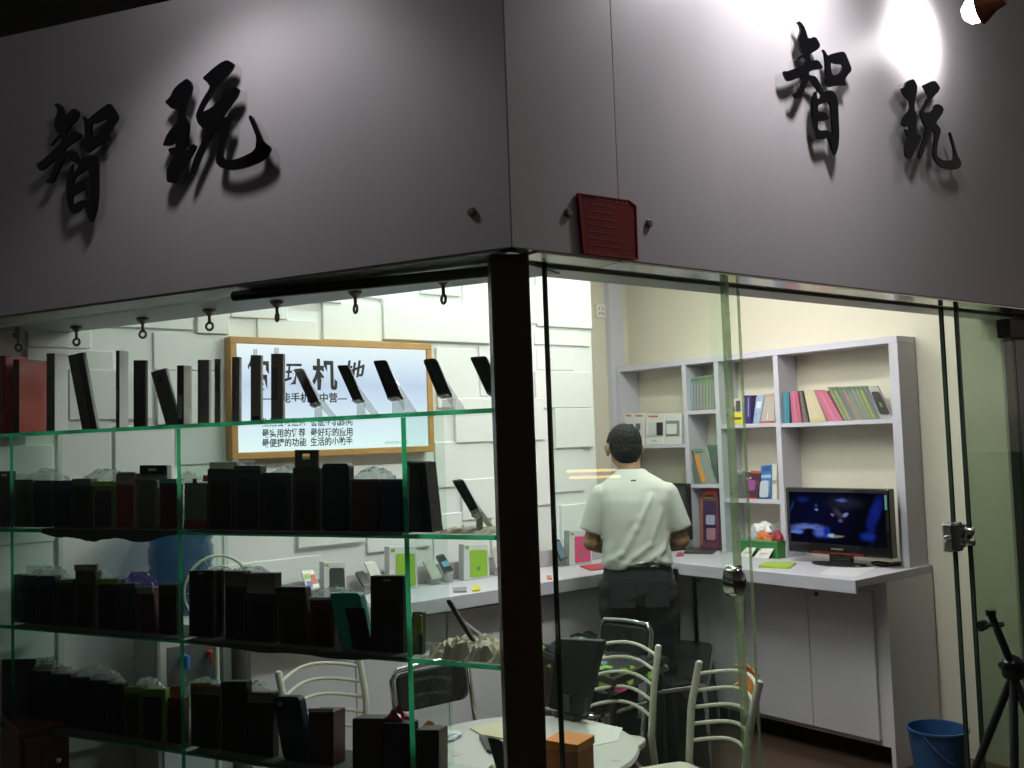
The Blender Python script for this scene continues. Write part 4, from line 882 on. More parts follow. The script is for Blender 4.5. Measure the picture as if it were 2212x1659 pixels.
good_s('blister_pack', 'blue and silver foil blister pack leaning on the short shelf', 'blister pack', [(1634, 856), (1652, 854), (1640, 913), (1626, 914)], zb3a, .03, .02, mat('blue foil', (.34, .46, .62), .15, noise=.5, nscale=30), (('bright_print', paint(.75, .78, .8, .2), .2, .8, .55, .8),), GS)
good_s('blister_pack', 'clear blister pack with red foot at the right of the short shelf', 'blister pack', [(1652, 852), (1672, 849), (1673, 911), (1640, 913)], zb3a, .035, .02, paint(.50, .45, .40), (('red_foot', paint(.42, .04, .02), .02, .98, .01, .06, .004), ('cable', paint(.7, .7, .68), .5, .58, .1, .35, .004), ('pink_print', paint(.6, .33, .26), .1, .9, .9, .97)), GS)
good_s('gadget_box', 'grey gadget pack at the left of the second short shelf', 'box', rect(1584, 1018, 1604, 1078), zb3b, .03, .03, paint(.30, .30, .28), (('dark_half', paint(.12, .12, .11), .5, 1, .0, .9), ('white_lid', paint(.7, .7, .68), .0, .5, 1.0, 1.06)), GS)
good_s('earphone_pack', 'purple and red earphone pack leaning beside the blue pack', 'blister pack', [(1611, 1020), (1643, 1022), (1636, 1076), (1611, 1077)], zb3b, .03, .03, paint(.09, .025, .05, .25), (('purple_swoosh', paint(.30, .08, .28), .15, .75, .30, .72, .003, .02), ('red_top', paint(.45, .09, .03), .35, .95, .98, 1.07), ('red_foot', paint(.4, .06, .02), .0, 1, .0, .05), ('white_bud', paint(.8, .8, .8), .08, .2, .70, .80, .005, .006), ('white_bud', paint(.6, .6, .6), .3, .4, .75, .83, .005, .006)), GS)
good_s('earphone_pack', 'blue earphone blister pack with clear bubble on the second short shelf', 'blister pack', [(1644, 1006), (1667, 1004), (1667, 1075), (1638, 1077)], zb3b, .04, .025, paint(.06, .20, .48), (('clear_bubble', paint(.55, .62, .70, .12), .15, .85, .05, .55, .012, .02), ('dark_top', paint(.03, .10, .32), .2, .9, .82, .97), ('pale_band', paint(.4, .55, .75), .1, .95, .62, .72)), GS)
good_s('card', 'white printed card at the right end of the second short shelf', 'card', rect(1668, 1003, 1678, 1075), zb3b, .03, .02, paint(.70, .68, .60), (('gold_stripe', paint(.4, .32, .15), .1, .9, .45, .55),), GS)
# ---- books and sleeves in the wide compartment
GB = 'books and sleeves in the wide compartment'
good_s('notebook', 'teal case sleeve at the left of the wide top compartment', 'case sleeve', rect(1691, 847, 1705, 912), zb4, .02, .11, paint(.06, .22, .28), (('edge_line', paint(.09, .30, .38), .3, .6, .03, .95),), GB)
good_s('notebook', 'upright pink case sleeve beside the teal one', 'case sleeve', [(1706, 846), (1723, 845), (1732, 910), (1711, 911)], zb4, .02, .11, paint(.50, .13, .22), (('edge_line', paint(.58, .18, .28), .3, .6, .03, .95),), GB)
good_s('notebook', 'thin dark grey sleeve leaning behind the cream ones', 'case sleeve', [(1726, 844), (1732, 844), (1747, 909), (1735, 910)], zb4, .02, .11, paint(.13, .12, .10), (('edge_line', paint(.2, .18, .15), .3, .6, .03, .95),), GB)
good_s('notebook', 'cream sleeve leaning left in the wide top compartment', 'case sleeve', [(1736, 843), (1757, 842), (1785, 907), (1750, 909)], zb4, .02, .11, paint(.62, .54, .37), (('yellow_foot', paint(.62, .48, .14), .05, .95, .01, .10), ('edge_line', paint(.68, .60, .42), .5, .6, .15, .95)), GB)
good_s('notebook', 'pink case sleeve leaning against the grey row', 'case sleeve', [(1759, 846), (1784, 844), (1821, 905), (1790, 908)], zb4, .02, .11, paint(.55, .16, .25), (('edge_line', paint(.62, .22, .32), .4, .6, .03, .95),), GB)
cl = [(.25, .25, .23), (.22, .26, .20), (.22, .23, .23), (.30, .28, .26), (.24, .25, .24), (.27, .26, .27)]
st = [(.24, .38, .10), (.40, .40, .08), (.16, .18, .2), (.42, .20, .22), (.22, .34, .12), (.28, .28, .3)]
for i in range(9):
    k = i/9; a = 1787+k*84; b = a+8.2; ab = 1824+k*80; bb = ab+8.6
    good_s('case_sleeve', 'grey case sleeve leaning left, %s of the long row in the wide compartment' % ORD[i], 'case sleeve', [(a, 836-k*3), (b, 836-k*3), (bb, 905-k*3), (ab, 905-k*3)], zb4, .02, .09, paint(*cl[i % 6]), (('colour_edge', paint(*st[i % 6]), .15, .6, .04, .86), ('top_mark', paint(.10, .26, .06), .1, .9, .9, .97)), GB)
good_s('case_sleeve', 'front sleeve showing a black phone case at the right of the long row', 'case sleeve', [(1874, 833), (1894, 833), (1929, 899), (1902, 902)], zb4, .01, .015, paint(.42, .42, .38), (('phone_case', paint(.045, .04, .04), .14, .96, .14, .82, .005, .014), ('green_mark', paint(.15, .3, .06), .5, .68, .35, .5, .007, .006)), GB)

# ---- television
XT = 4.40
tq = [PX(1696, 1053, XT), PX(1918, 1050, XT), PX(1918, 1204, XT), PX(1698, 1195, XT)]
ya, yb = tq[0].y, tq[1].y; zt_, zb_ = tq[0].z, (tq[2].z+tq[3].z)/2
t = thing('television', 'black flat television playing a dark blue film on the counter', 'television', (XT, (ya+yb)/2, ZC+.001), FR_S[0])
W2, z0, z1 = (ya-yb)/2, zb_-ZC, zt_-ZC
TVM = mat('tv gloss black', (.008, .008, .009), .12, coat=.4)
obj('housing', MB().box((-W2, 0, z0), (W2, .055, z1)), TVM, t, .006)
obj('red_trim', MB().box((-W2*.5, -.002, z0+.002), (W2*.5, -.0003, z0+.014)), mat('red trim', (.12, .005, .006), .3), t)
obj('maker_badge', MB().box((-.035, -.0015, z0+.026), (.035, -.0004, z0+.034)), paint(.12, .13, .13), t)
obj('energy_sticker', MB().box((W2-.024, -.0016, z1-.10), (W2-.010, -.0004, z1-.03)), paint(.10, .30, .28), t)
obj('neck', MB().box((-.06, .012, .02), (.06, .05, z0)), TVM, t, .004)
obj('foot', MB().lathe([(0, .022), (.06, .021), (.15, .014), (.165, .006), (.165, 0), (0, 0)], 36, m=Matrix.Translation((0, .03, 0)) @ Matrix.Diagonal((1, .62, 1, 1))), TVM, t, smooth=True)
sw, sh0, sh1 = W2-.022, z0+.055, z1-.022
def film(blobs, base):
    m = bpy.data.materials.new('film picture'); m.use_nodes = True; n = m.node_tree; n.nodes.clear(); L = n.links.new
    out = n.nodes.new('ShaderNodeOutputMaterial'); e = n.nodes.new('ShaderNodeEmission'); L(e.outputs[0], out.inputs[0])
    tc = n.nodes.new('ShaderNodeTexCoord'); nz = n.nodes.new('ShaderNodeTexNoise'); nz.inputs['Scale'].default_value = 14
    wp = n.nodes.new('ShaderNodeVectorMath'); wp.operation = 'MULTIPLY_ADD'; wp.inputs[1].default_value = (.035, 0, .06)
    L(tc.outputs['Generated'], nz.inputs['Vector']); L(nz.outputs['Color'], wp.inputs[0]); L(tc.outputs['Generated'], wp.inputs[2])
    acc = None
    for (cx, cy, rx, ry, a, c, soft) in blobs:
        sb = n.nodes.new('ShaderNodeVectorMath'); sb.operation = 'SUBTRACT'; sb.inputs[1].default_value = (cx+.017, 0, cy+.03); L(wp.outputs[0], sb.inputs[0])
        mp = n.nodes.new('ShaderNodeMapping'); mp.vector_type = 'TEXTURE'; mp.inputs['Rotation'].default_value = (0, a, 0); mp.inputs['Scale'].default_value = (rx, 100, ry); L(sb.outputs[0], mp.inputs[0])
        ln = n.nodes.new('ShaderNodeVectorMath'); ln.operation = 'LENGTH'; L(mp.outputs[0], ln.inputs[0])
        mr = n.nodes.new('ShaderNodeMapRange'); mr.interpolation_type = 'SMOOTHSTEP'; mr.inputs[1].default_value = 1+soft; mr.inputs[2].default_value = 1-soft; L(ln.outputs['Value'], mr.inputs[0])
        mx = n.nodes.new('ShaderNodeMix'); mx.data_type = 'RGBA'; L(mr.outputs[0], mx.inputs[0]); mx.inputs[7].default_value = tuple(c)+(1,)
        if acc: L(acc, mx.inputs[6])
        else: mx.inputs[6].default_value = tuple(base)+(1,)
        acc = mx.outputs[2]
    L(acc, e.inputs[0]); e.inputs[1].default_value = .62; return m
DKB = (.003, .003, .008)
scr = obj('screen', MB().box((-sw, -.0022, sh0), (sw, -.0006, sh1)), film([
    (.28, .55, .30, .40, 0, (.004, .005, .028), .9), (.60, .80, .14, .10, 0, (.02, .02, .045), .9), (.57, .85, .05, .035, .1, (.10, .15, .55), .7),
    (.20, .27, .17, .09, 0, (.15, .22, .66), .5), (.20, .20, .12, .075, 0, DKB, .35), (.07, .20, .07, .035, 0, (.14, .24, .78), .5), (.34, .20, .07, .075, .5, (.10, .16, .70), .6), (.40, .22, .035, .10, 0, (.015, .03, .40), .5),
    (.445, .16, .035, .035, 0, (.40, .62, .80), .6), (.52, .15, .05, .022, 0, (.28, .27, .20), .6), (.90, .62, .05, .30, .18, (.008, .02, .22), .6), (.86, .35, .03, .26, 0, (.006, .015, .16), .7),
    (.82, .18, .07, .07, .3, (.012, .03, .30), .6), (.60, .57, .022, .045, .5, (.25, .30, .62), .6), (.47, .57, .018, .025, 0, (.20, .16, .30), .7), (.53, .60, .03, .09, -.4, (.05, .05, .07), .9), (.55, .46, .018, .03, 0, (.10, .12, .25), .8),
    (.30, .66, .014, .02, 0, (.2, .35, .75), .8), (.30, .74, .014, .03, 0, (.03, .05, .26), .9), (.21, .36, .02, .014, .4, (.05, .1, .5), .8), (.30, .31, .04, .014, .2, (.06, .1, .55), .8), (.16, .85, .05, .05, 0, (.01, .02, .16), .9), (.03, .70, .012, .10, .2, (.015, .04, .12), .8)], DKB), t)
cbl = MB().tube([PZ(1880, 1216, ZC+.006), PZ(1898, 1214, ZC+.006), PZ(1925, 1217, ZC+.006), PZ(1944, 1215, ZC+.007)], .006, 8).tube([PZ(1888, 1220, ZC+.006), PZ(1912, 1221, ZC+.006), PZ(1945, 1219, ZC+.006)], .006, 8)
o = Vector(PZ(1910, 1217, ZC)); single('cable', 'black cable bundle lying on the counter right of the television', 'cable', rel(cbl, o), BLACK, o, smooth=True)
# ---- other things on the right counter
def flat(name, lab, cat, quad, z, th, m, decals=None, rr=0, bevel=.001):
    P = [PZ(x, y, z+th) for x, y in quad]; c = sum(P, Vector())/4; c.z = z+.0006
    poly = [p-c for p in P]; poly = rounded(poly, rr) if rr else poly
    return single(name, lab, cat, MB().prism(poly, (0, 0, -th+.0002)), m, c, bevel=bevel)
flat('lime_pad', 'lime green pad lying on the counter in front of the television', 'pad', [(1655, 1213), (1720, 1214), (1706, 1225), (1637, 1222)], ZC, .010, paint(.34, .52, .06), rr=.01)
flat('paper_sheet', 'white paper sheet on the counter in front of the television foot', 'paper', [(1800, 1222), (1905, 1221), (1850, 1246), (1770, 1240)], ZC, .0015, paint(.72, .70, .74))
# green basket with sweets
bl, br = PX(1600, 1207, XS-.06), PX(1684, 1207, XS-.06)
c = Vector((XS+.045, (bl.y+br.y)/2, ZC+.001)); hw = (bl.y-br.y)/2
t = thing('basket', 'green plastic basket full of small bagged goods in the low compartment', 'basket', c, FR_S[0])
mb = MB(); hh = .088; wtk = .004
for q in (((-hw, -.11, 0), (hw, .11, .004)),): mb.box(*q)
for s1 in (-1, 1):
    mb.prism([(-hw*.94, s1*.105, .004), (hw*.94, s1*.105, .004), (hw, s1*.118, hh), (-hw, s1*.118, hh)], (0, -s1*wtk, 0))
    mb.prism([(s1*hw*.94, -.104, .004), (s1*hw*.94, .104, .004), (s1*hw, .112, hh), (s1*hw, -.112, hh)], (-s1*wtk, 0, 0))
obj('tub', mb, mat('green plastic', (.04, .22, .05), .35), t)
obj('rim', MB().tube([(-hw, -.12, hh), (hw, -.12, hh), (hw, .12, hh), (-hw, .12, hh)], .006, 8, closed=True), mat('green rim', (.06, .30, .08), .35), t, smooth=True)
def inb(lab, u, v, z, sx, sy, sz, m, sd, amp=.15, name='sweet_bag'):
    p = c+Vector((v, -u, z)); return heap(name, lab, 'bag', p, sx, sy, sz, m, FR_S[0], sd, 'bags in the green basket', amp=amp)
inb('orange snack bag standing in the green basket', .0, -.06, .05, .055, .03, .055, mat('orange foil', (.62, .17, .04), .3), 21, .08)
inb('dark red snack bag standing in the green basket', .085, -.05, .05, .035, .03, .06, mat('red foil', (.32, .02, .04), .3), 22, .08)
inb('grey see-through bag at the left of the green basket', -.075, -.06, .05, .05, .03, .055, mat('grey foil', (.34, .34, .38), .3), 23, .1)
inb('white knotted plastic bag on top of the green basket', -.05, .0, .10, .07, .05, .05, mat('white bag', (.78, .77, .76), .35), 24, .22)
inb('pale see-through bag with grey goods at the right of the basket', .06, .01, .10, .065, .05, .055, glass('milky bag', (.8, .8, .8), .12, .12, .5, (.6, .6, .6)), 25, .18)
def tent(lab, x0, x1, y0, y1):
    Y = [PX(x, y, XS-.10) for x, y in ((x0+4, y0), (x1, y0), (x1-5, y1), (x0-4, y1))]
    b_ = (Y[2]+Y[3])/2; b_.z = ZC+.001; inv = Matrix.Rotation(-FR_S[0], 3, 'Z'); q = [inv @ (p-b_) for p in Y]
    t_ = thing('price_card', lab, 'price card', b_, FR_S[0], 'price cards before the basket')
    q[0].y += .03; q[1].y += .03; q[2].z = q[3].z = .001
    obj('card', MB().prism(q, (0, .003, 0)), paint(.74, .72, .68), t_)
    g = lambda u, v: (q[3].lerp(q[2], u)).lerp(q[0].lerp(q[1], u), v)+Vector((0, -.001, 0))
    obj('print', MB().prism([g(.2, .55), g(.75, .55), g(.75, .42), g(.2, .42)], (0, .0006, 0)).prism([g(.2, .32), g(.6, .32), g(.6, .26), g(.2, .26)], (0, .0006, 0)), paint(.4, .38, .36), t_)
    obj('badge', MB().prism([g(.04, .92), g(.14, .92), g(.14, .78), g(.04, .78)], (0, .0006, 0)), paint(.35, .22, .06), t_)
tent('white folded price card before the green basket, left one behind the door edge', 1600, 1626, 1184, 1205)
tent('white folded price card before the green basket, right one', 1632, 1664, 1186, 1208)
# monitor with base behind the man
t = thing('monitor', 'black computer monitor in the left bay, mostly behind the man', 'monitor', (XS-.10, PX(1440, 1180, XS-.1).y, ZC+.001), FR_S[0])
a = PX(1484, 1045, XS-.10); hw = .20; zt2 = a.z-ZC; uR = -(a.y-t.location.y)
obj('housing', MB().box((uR-.44, 0, .07), (uR, .035, zt2)), BLACK, t, .005)
obj('screen', MB().box((uR-.42, -.0015, .095), (uR-.02, -.0003, zt2-.02)), SCR, t)
obj('stand', MB().box((uR-.25, .01, .01), (uR-.19, .03, .07)).box((uR-.33, -.06, 0), (uR-.11, .09, .012)), BLACK, t, .003)
flat('scanner_tray', 'flat black device lying at the foot of the narrow compartment', 'device', [(1498, 1172), (1556, 1176), (1540, 1193), (1476, 1192)], ZC, .012, paint(.05, .052, .05, .3), rr=.02)
flat('red_card', 'small red card beside the flat black device', 'card', [(1464, 1193), (1476, 1193), (1477, 1200), (1460, 1201)], ZC, .004, paint(.45, .05, .10))

# ================================================================== GOODS ON THE PANEL COUNTER
def PYc(Y): return lambda q, l: PY(q[0], q[1], Y+l)
def cbox(name, lab, quad, Y, t_, m, decals, group=None, mside=None):
    out = list(quad)
    for i in (2, 3):
        x, y = out[i]; lo, hi = y-80, y+80
        for _ in range(30):
            m_ = (lo+hi)/2
            if PY(x, m_, Y).z > ZC+.001: lo = m_
            else: hi = m_
        out[i] = (x, lo)
    return slab(name, lab, 'box', out, lambda x, y: PY(x, y, Y), FR_R, t_, m, decals, group, 0, .0015, mside)
GC = 'phones and boxes on the panel counter'
def yat(px, py): return min(PZ(px, py, ZC).y, 4.035)
WBX = paint(.60, .62, .60)
def mbox(lab, x0, x1, y0, y1, case, side=None, lean=0, mark=(.2, .42, .05)):
    return cbox('phone_case_box', lab, [(x0, y0), (x1-4, y0), (x1, y1), (x0+lean, y1)], yat((x0+x1)/2, y1), .045, WBX, (('case', paint(*case, .3), .24, .92, .06, .84, .003, .012), ('green_mark', paint(*mark), .06, .2, .88, .95), ('small_mark', paint(.1, .3, .05), .5, .62, .25, .36, .0045)), GC, side)
mbox('white box with a dark phone case and green dot, on the panel counter', 700, 750, 1214, 1284, (.05, .055, .055))
mbox('white box with a lime case leaning behind the right glass upright', 841, 903, 1181, 1262, (.26, .46, .05))
mbox('white box with a lime phone case near the corner post', 1002, 1058, 1176, 1249, (.27, .50, .05), paint(.45, .48, .46))
mbox('white box with a pink phone case beside the man', 1230, 1280, 1147, 1217, (.62, .07, .20), paint(.30, .34, .31))
cw = (('screen', paint(.5, .55, .55, .2), .06, .94, .08, .90), ('green_patch', paint(.25, .5, .1), .08, .48, .50, .80), ('red_patch', paint(.65, .13, .05), .5, .92, .25, .72), ('blue_patch', paint(.12, .16, .5), .1, .5, .10, .45), ('yellow_patch', paint(.7, .55, .05), .4, .7, .70, .84))
def cph(lab, quad, body, dcs, Y=None, **k):
    Y = Y or yat((quad[2][0]+quad[3][0])/2, quad[2][1]+4)
    return phone('display_phone', lab, quad, PYc(Y), FR_R, body, dcs, group=GC, shelf_z=ZC+.001, **k)
cph('white phone with a many coloured screen on the panel counter', [(650, 1233), (676, 1229), (693, 1271), (664, 1275)], paint(.65, .66, .64), cw)
cph('dark phone with pale blue lines leaning near the teal case', [(767, 1235), (785, 1232), (803, 1262), (785, 1267)], paint(.05, .05, .055), (('screen', SCR, .06, .94, .1, .92), ('blue_lines', paint(.2, .42, .55), .15, .9, .30, .42)))
cph('white phone with a yellow and blue screen behind the dark one', [(787, 1214), (810, 1212), (827, 1246), (803, 1249)], paint(.62, .63, .60), (('screen', paint(.5, .5, .42), .08, .92, .10, .88), ('yellow_patch', paint(.62, .5, .08), .3, .9, .15, .4), ('blue_patch', paint(.25, .4, .6), .3, .7, .5, .7)))
cph('silver phone with a cream and lime screen on a clear stand', [(913, 1212), (934, 1208), (957, 1247), (934, 1252)], paint(.35, .37, .36), (('screen', paint(.42, .45, .35, .2), .08, .92, .10, .9), ('lime_patch', paint(.5, .5, .1), .3, .85, .2, .5)))
cph('dark phone with a blue lit picture beside the silver phone', [(941, 1200), (958, 1195), (982, 1235), (962, 1240)], paint(.08, .085, .09), (('screen', SCR, .06, .94, .1, .92), ('blue_patch', paint(.12, .35, .5), .2, .9, .35, .62)))
cph('pale phone on a clear stand right beside the corner post', [(1062, 1182), (1080, 1178), (1092, 1222), (1072, 1227)], paint(.5, .48, .45), (('screen', paint(.45, .40, .35), .08, .92, .1, .9), ('orange_patch', paint(.6, .3, .1), .3, .8, .2, .5)))
cph('dark phone with a pale screen on a stand left of the pink case box', [(1194, 1168), (1208, 1164), (1227, 1206), (1212, 1212)], paint(.03, .03, .032), (('screen', paint(.12, .2, .26, .2), .1, .9, .1, .9),))
flat('red_folder', 'red folder lying on the panel counter beside the man', 'folder', [(1252, 1222), (1300, 1216), (1318, 1226), (1276, 1231)], ZC, .006, paint(.48, .03, .05))
flat('yellow_clip', 'small yellow plastic piece on the panel counter', 'gadget', [(1020, 1266), (1036, 1265), (1038, 1273), (1020, 1275)], ZC, .008, paint(.66, .60, .03), rr=.004)
flat('grey_gadget', 'small grey plastic piece left of the yellow one on the counter', 'gadget', [(978, 1269), (1008, 1267), (1008, 1276), (980, 1277)], ZC, .008, paint(.26, .26, .27), rr=.004)
flat('orange_clip', 'tiny orange clip at the front edge of the panel counter', 'gadget', [(1181, 1243), (1190, 1242), (1193, 1249), (1183, 1250)], ZC, .006, paint(.6, .16, .04))

# ================================================================== FURNITURE
CREAM = mat('cream enamel tube', (.62, .60, .50), .3, noise=.06)
def chair_mesh(root, wd, lean=.07):
    h = .75; sz = .42; x = wd/2
    def post(s): return [(s*x, lean, h), (s*x*.97, lean*.35, .60), (s*x*.92, 0, sz), (s*x*.95, .03, .22), (s*x*1.0, .09, .001)]
    for s in (-1, 1):
        obj('back_post', MB().tube(post(s), .0135, 12).lathe([(0, .008), (.008, .006), (.0133, 0)], 12, c=(s*x, lean, h)), CREAM, root, smooth=True)
        obj('front_leg', MB().tube([(s*x*.92, -.30, sz-.012), (s*x*1.0, -.33, .001)], .012, 12), CREAM, root, smooth=True)
    for k in range(5):
        z = .71-k*.057; f = (z-sz)/(h-sz); xx = x*(.93+.07*f); yy = lean*f
        pts = [(-xx+2*xx*i/12, yy+.075*math.sin(math.pi*i/12), z+.030*math.sin(math.pi*i/12)) for i in range(13)]
        obj('back_rung', MB().tube(pts, .0068, 8), CREAM, root, smooth=True)
    poly = [(-x*.92, -.02), (x*.92, -.02), (x*1.02, -.20), (x*.85, -.345), (0, -.37), (-x*.85, -.345), (-x*1.02, -.20)]
    obj('seat', MB().prism(rounded([Vector((a, b, sz)) for a, b in poly], .05), (0, 0, -.028)), CREAM, root, .006)
def place_chair(PLt, PRt, rear, lab, name, cat, group, build):
    d = (PRt-PLt); wd = math.hypot(d.x, d.y); rz = math.atan2(d.y, d.x)
    ry = Vector((-math.sin(rz), math.cos(rz), 0))
    if ry.dot(Vector(rear)) < 0: rz += math.pi; ry = -ry
    c = (PLt+PRt)/2
    t = thing(name, lab, cat, (c.x-ry.x*.07, c.y-ry.y*.07, 0), rz, group); build(t, wd); return t
GCH = 'cream tube chairs around the round table'
place_chair(PZ(601, 1450, .755), PZ(776, 1414, .755), (0, 1, 0), 'cream metal chair with arched rungs behind the packs, before the panel counter', 'chair', 'chair', GCH, chair_mesh)
rp = PZ(1422, 1393, .755); lp_ = rp+Vector((-.32, .94, 0))*.35
place_chair(lp_, rp, (1, .3, 0), 'cream metal chair with arched rungs right of the black panel on the table', 'chair', 'chair', GCH, chair_mesh)
place_chair(PZ(1510, 1428, .755), PZ(1640, 1470, .755), (1, 0, 0), 'cream metal chair with an orange cloth on its back, in the doorway', 'chair', 'chair', GCH, chair_mesh)
# orange cloth tied on the third chair's rungs
p0 = PZ(1560, 1448, .735); p1 = PZ(1614, 1470, .73)
rg = random.Random(5); vs = []; n, k = 10, 8; base = (p0+p1)/2+Vector((.055, 0, 0))
for i in range(n+1):
    for j in range(k+1):
        u = i/n; v = j/k; q = p0.lerp(p1, u)+Vector((.068+.012*math.sin(v*6)+rg.uniform(-.006, .006), rg.uniform(-.003, .003), .025-.10*v-(.018*abs(u-.5)*2*(1-v))+rg.uniform(-.004, .004)))
        sq = 1-.35*math.sin(math.pi*v)*.8; q = q+(p1-p0)*(.5-u)*(1-sq); vs.append(q-base)
o2 = single('orange_cloth', 'orange cloth tied round the rungs of the chair in the doorway', 'cloth', MB().add(vs, [(i*(k+1)+j, (i+1)*(k+1)+j, (i+1)*(k+1)+j+1, i*(k+1)+j+1) for i in range(n) for j in range(k)]), mat('orange cloth', (.62, .20, .02), .7, noise=.2), base, smooth=True)
sd = o2.modifiers.new('th', 'SOLIDIFY'); sd.thickness = .003

VINYL = mat('black vinyl', (.018, .018, .018), .28, noise=.2, nscale=15)
def fold_chair(root, wd):
    h = .75; x = wd/2
    fr = [(-x*.95, -.02, .30), (-x, .05, .62), (-x, .068, .715), (-x*.84, .072, .748), (0, .076, .755), (x*.84, .072, .748), (x, .068, .715), (x, .05, .62), (x*.95, -.02, .30)]
    obj('back_frame', MB().tube(fr, .0105, 10), CHROME, root, smooth=True)
    q = [Vector((-x+.016, .058, .735)), Vector((x-.016, .058, .735)), Vector((x-.016, .036, .60)), Vector((-x+.016, .036, .60))]
    obj('backrest', MB().prism(rounded(q, .04), (0, .022, 0)), VINYL, root, .006)
    obj('seat', MB().prism(rounded([Vector((-x*.95, -.02, .44)), Vector((x*.95, -.02, .44)), Vector((x*.95, -.34, .45)), Vector((-x*.95, -.34, .45))], .05), (0, 0, -.03)), VINYL, root, .008)
    obj('seat_rim', MB().tube([(-x, 0, .428), (-x, -.30, .435), (-x*.8, -.355, .437), (x*.8, -.355, .437), (x, -.30, .435), (x, 0, .428)], .0105, 10), CHROME, root, smooth=True)
    for s in (-1, 1):
        obj('leg', MB().tube([(s*x*.95, -.02, .30), (s*x, -.34, .012)], .0105, 10), CHROME, root, smooth=True)
        obj('leg', MB().tube([(s*x*.88, -.30, .41), (s*x*.88, .12, .012)], .0105, 10), CHROME, root, smooth=True)
GF = 'black folding chairs with chrome frames'
place_chair(PZ(1298, 1352, .715), PZ(1408, 1366, .715), (1, 0, 0), 'black folding chair with chrome frame right behind the flowered cloth', 'folding_chair', 'folding chair', GF, fold_chair)
SZ_ = .47
qs = [PZ(x, y, SZ_) for x, y in ((1418, 1376), (1538, 1388), (1522, 1470), (1412, 1484))]; cs = sum(qs, Vector())/4; cs.z = 0
t = thing('folding_stool', 'black folding stool with chrome frame left of the door lock, near the cupboards', 'stool', cs, 0)
ql = [p-cs for p in qs]
obj('seat', MB().prism(rounded(ql, .05), (0, 0, -.028)), VINYL, t, .008)
rim_ = [p*1.06+Vector((0, 0, -.018-.06*SZ_)) for p in rounded(ql, .07)]
obj('seat_rim', MB().tube(rim_, .010, 10, closed=True), CHROME, t, smooth=True)
for i in range(4):
    p = ql[i]; q2 = ql[(i+2) % 4]; side = ql[(i+1) % 4] if i % 2 == 0 else ql[(i+3) % 4]
    e = Vector((p.x, p.y, 0))*1.15; topp = (p.lerp(side, .86)); obj('leg', MB().tube([Vector((p.x*.98, p.y*.98, SZ_-.05)), Vector((e.x, e.y, .012))], .010, 10), CHROME, t, smooth=True)
place_chair(PZ(845, 1462, .73), PZ(1010, 1430, .73), (0, 1, 0), 'black folding chair with chrome frame seen through the glass rack', 'folding_chair', 'folding chair', GF, fold_chair)

# ---- round table
TZ = .60
tc_ = Vector((2.03, 2.56, 0))
t = thing('round_table', 'round white table just inside the corner, loaded with papers and boxes', 'table', tc_)
obj('tabletop', MB().lathe([(0, TZ), (.355, TZ), (.37, TZ-.004), (.375, TZ-.013), (.37, TZ-.022), (.355, TZ-.026), (0, TZ-.026)], 64), mat('white table laminate', (.62, .63, .58), .3, noise=.04), t, smooth=True)
obj('column', MB().lathe([(.035, TZ-.027), (.035, .03), (.05, .025)], 20), CHROME, t, smooth=True)
obj('foot', MB().lathe([(0, .03), (.05, .028), (.23, .012), (.24, .0), (0, 0)], 40), CHROME, t, smooth=True)
def ontable(px, py): return PZ(px, py, TZ)
# black upright panel: back of a small monitor
a, b = ontable(1190, 1545), ontable(1256, 1562); dep = ((a+b)/2-EYE).dot(F); hgt = 165/f_*dep
dd_ = (b-a); rz = math.atan2(dd_.y, dd_.x); wdt = dd_.length
t = thing('monitor', 'black monitor seen from behind, standing on the round white table', 'monitor', ((a.x+b.x)/2, (a.y+b.y)/2, TZ+.001), rz)
q = [Vector((-wdt*.60, .05, hgt-.008)), Vector((wdt*.92, .05, hgt+.012)), Vector((wdt*.55, 0, .022)), Vector((-wdt*.58, 0, .02))]
obj('housing', MB().prism(rounded(q, .012), (0, .03, 0)), BLACK, t, .004)
obj('screen', MB().prism([p+Vector((0, .0305, 0)) for p in (q[0].lerp(q[2], .05), q[1].lerp(q[3], .05), q[2].lerp(q[0], .05), q[3].lerp(q[1], .05))], (0, .001, 0)), SCR, t)
obj('stand', MB().box((-.05, -.01, 0), (.05, .07, .02)).box((-.02, .0, .02), (.02, .02, .08)), BLACK, t, .003)
# orange carton
a, b = ontable(1180, 1684), ontable(1250, 1696)
ORG = mat('orange carton', (.60, .20, .012), .5, noise=.08)
t = thing('orange_box', 'orange box on the round table under the black monitor, right of the post', 'box', ((a.x+b.x)/2, (a.y+b.y)/2, TZ+.001), math.atan2((b-a).y, (b-a).x))
wd = (b-a).length
obj('box_body', MB().box((-wd/2, 0, 0), (wd/2, .10, .088)), mat('dark orange carton', (.42, .10, .008), .5, noise=.1), t, .003)
obj('lid', MB().box((-wd/2-.003, -.003, .0885), (wd/2+.003, .103, .112)), ORG, t, .002)
def tflat(name, lab, cat, quad, th, m, z=TZ, rr=0):
    return flat(name, lab, cat, quad, z, th, m, rr=rr)
tflat('document_case', 'black document case lying on the round table beside the post', 'case', [(1035, 1587), (1100, 1604), (1105, 1632), (1052, 1618)], .012, BLACK)
tflat('paper_sheet', 'cream paper stack on the round table behind the black case', 'paper', [(1015, 1572), (1100, 1556), (1104, 1597), (1040, 1586)], .006, paint(.62, .58, .38))
tflat('sponge', 'yellow sponge on the round table beside the corner post', 'sponge', [(1072, 1630), (1100, 1628), (1104, 1648), (1085, 1648)], .012, paint(.62, .50, .12))
tflat('paper_sheet', 'white paper on the round table in front of the monitor', 'paper', [(1268, 1556), (1345, 1572), (1335, 1600), (1275, 1612)], .002, paint(.72, .72, .66))
heap('tissue', 'crumpled white tissue on the round table near the brown carton', 'paper', ontable(965, 1596), .05, .035, .015, paint(.65, .68, .75), .3, 31)

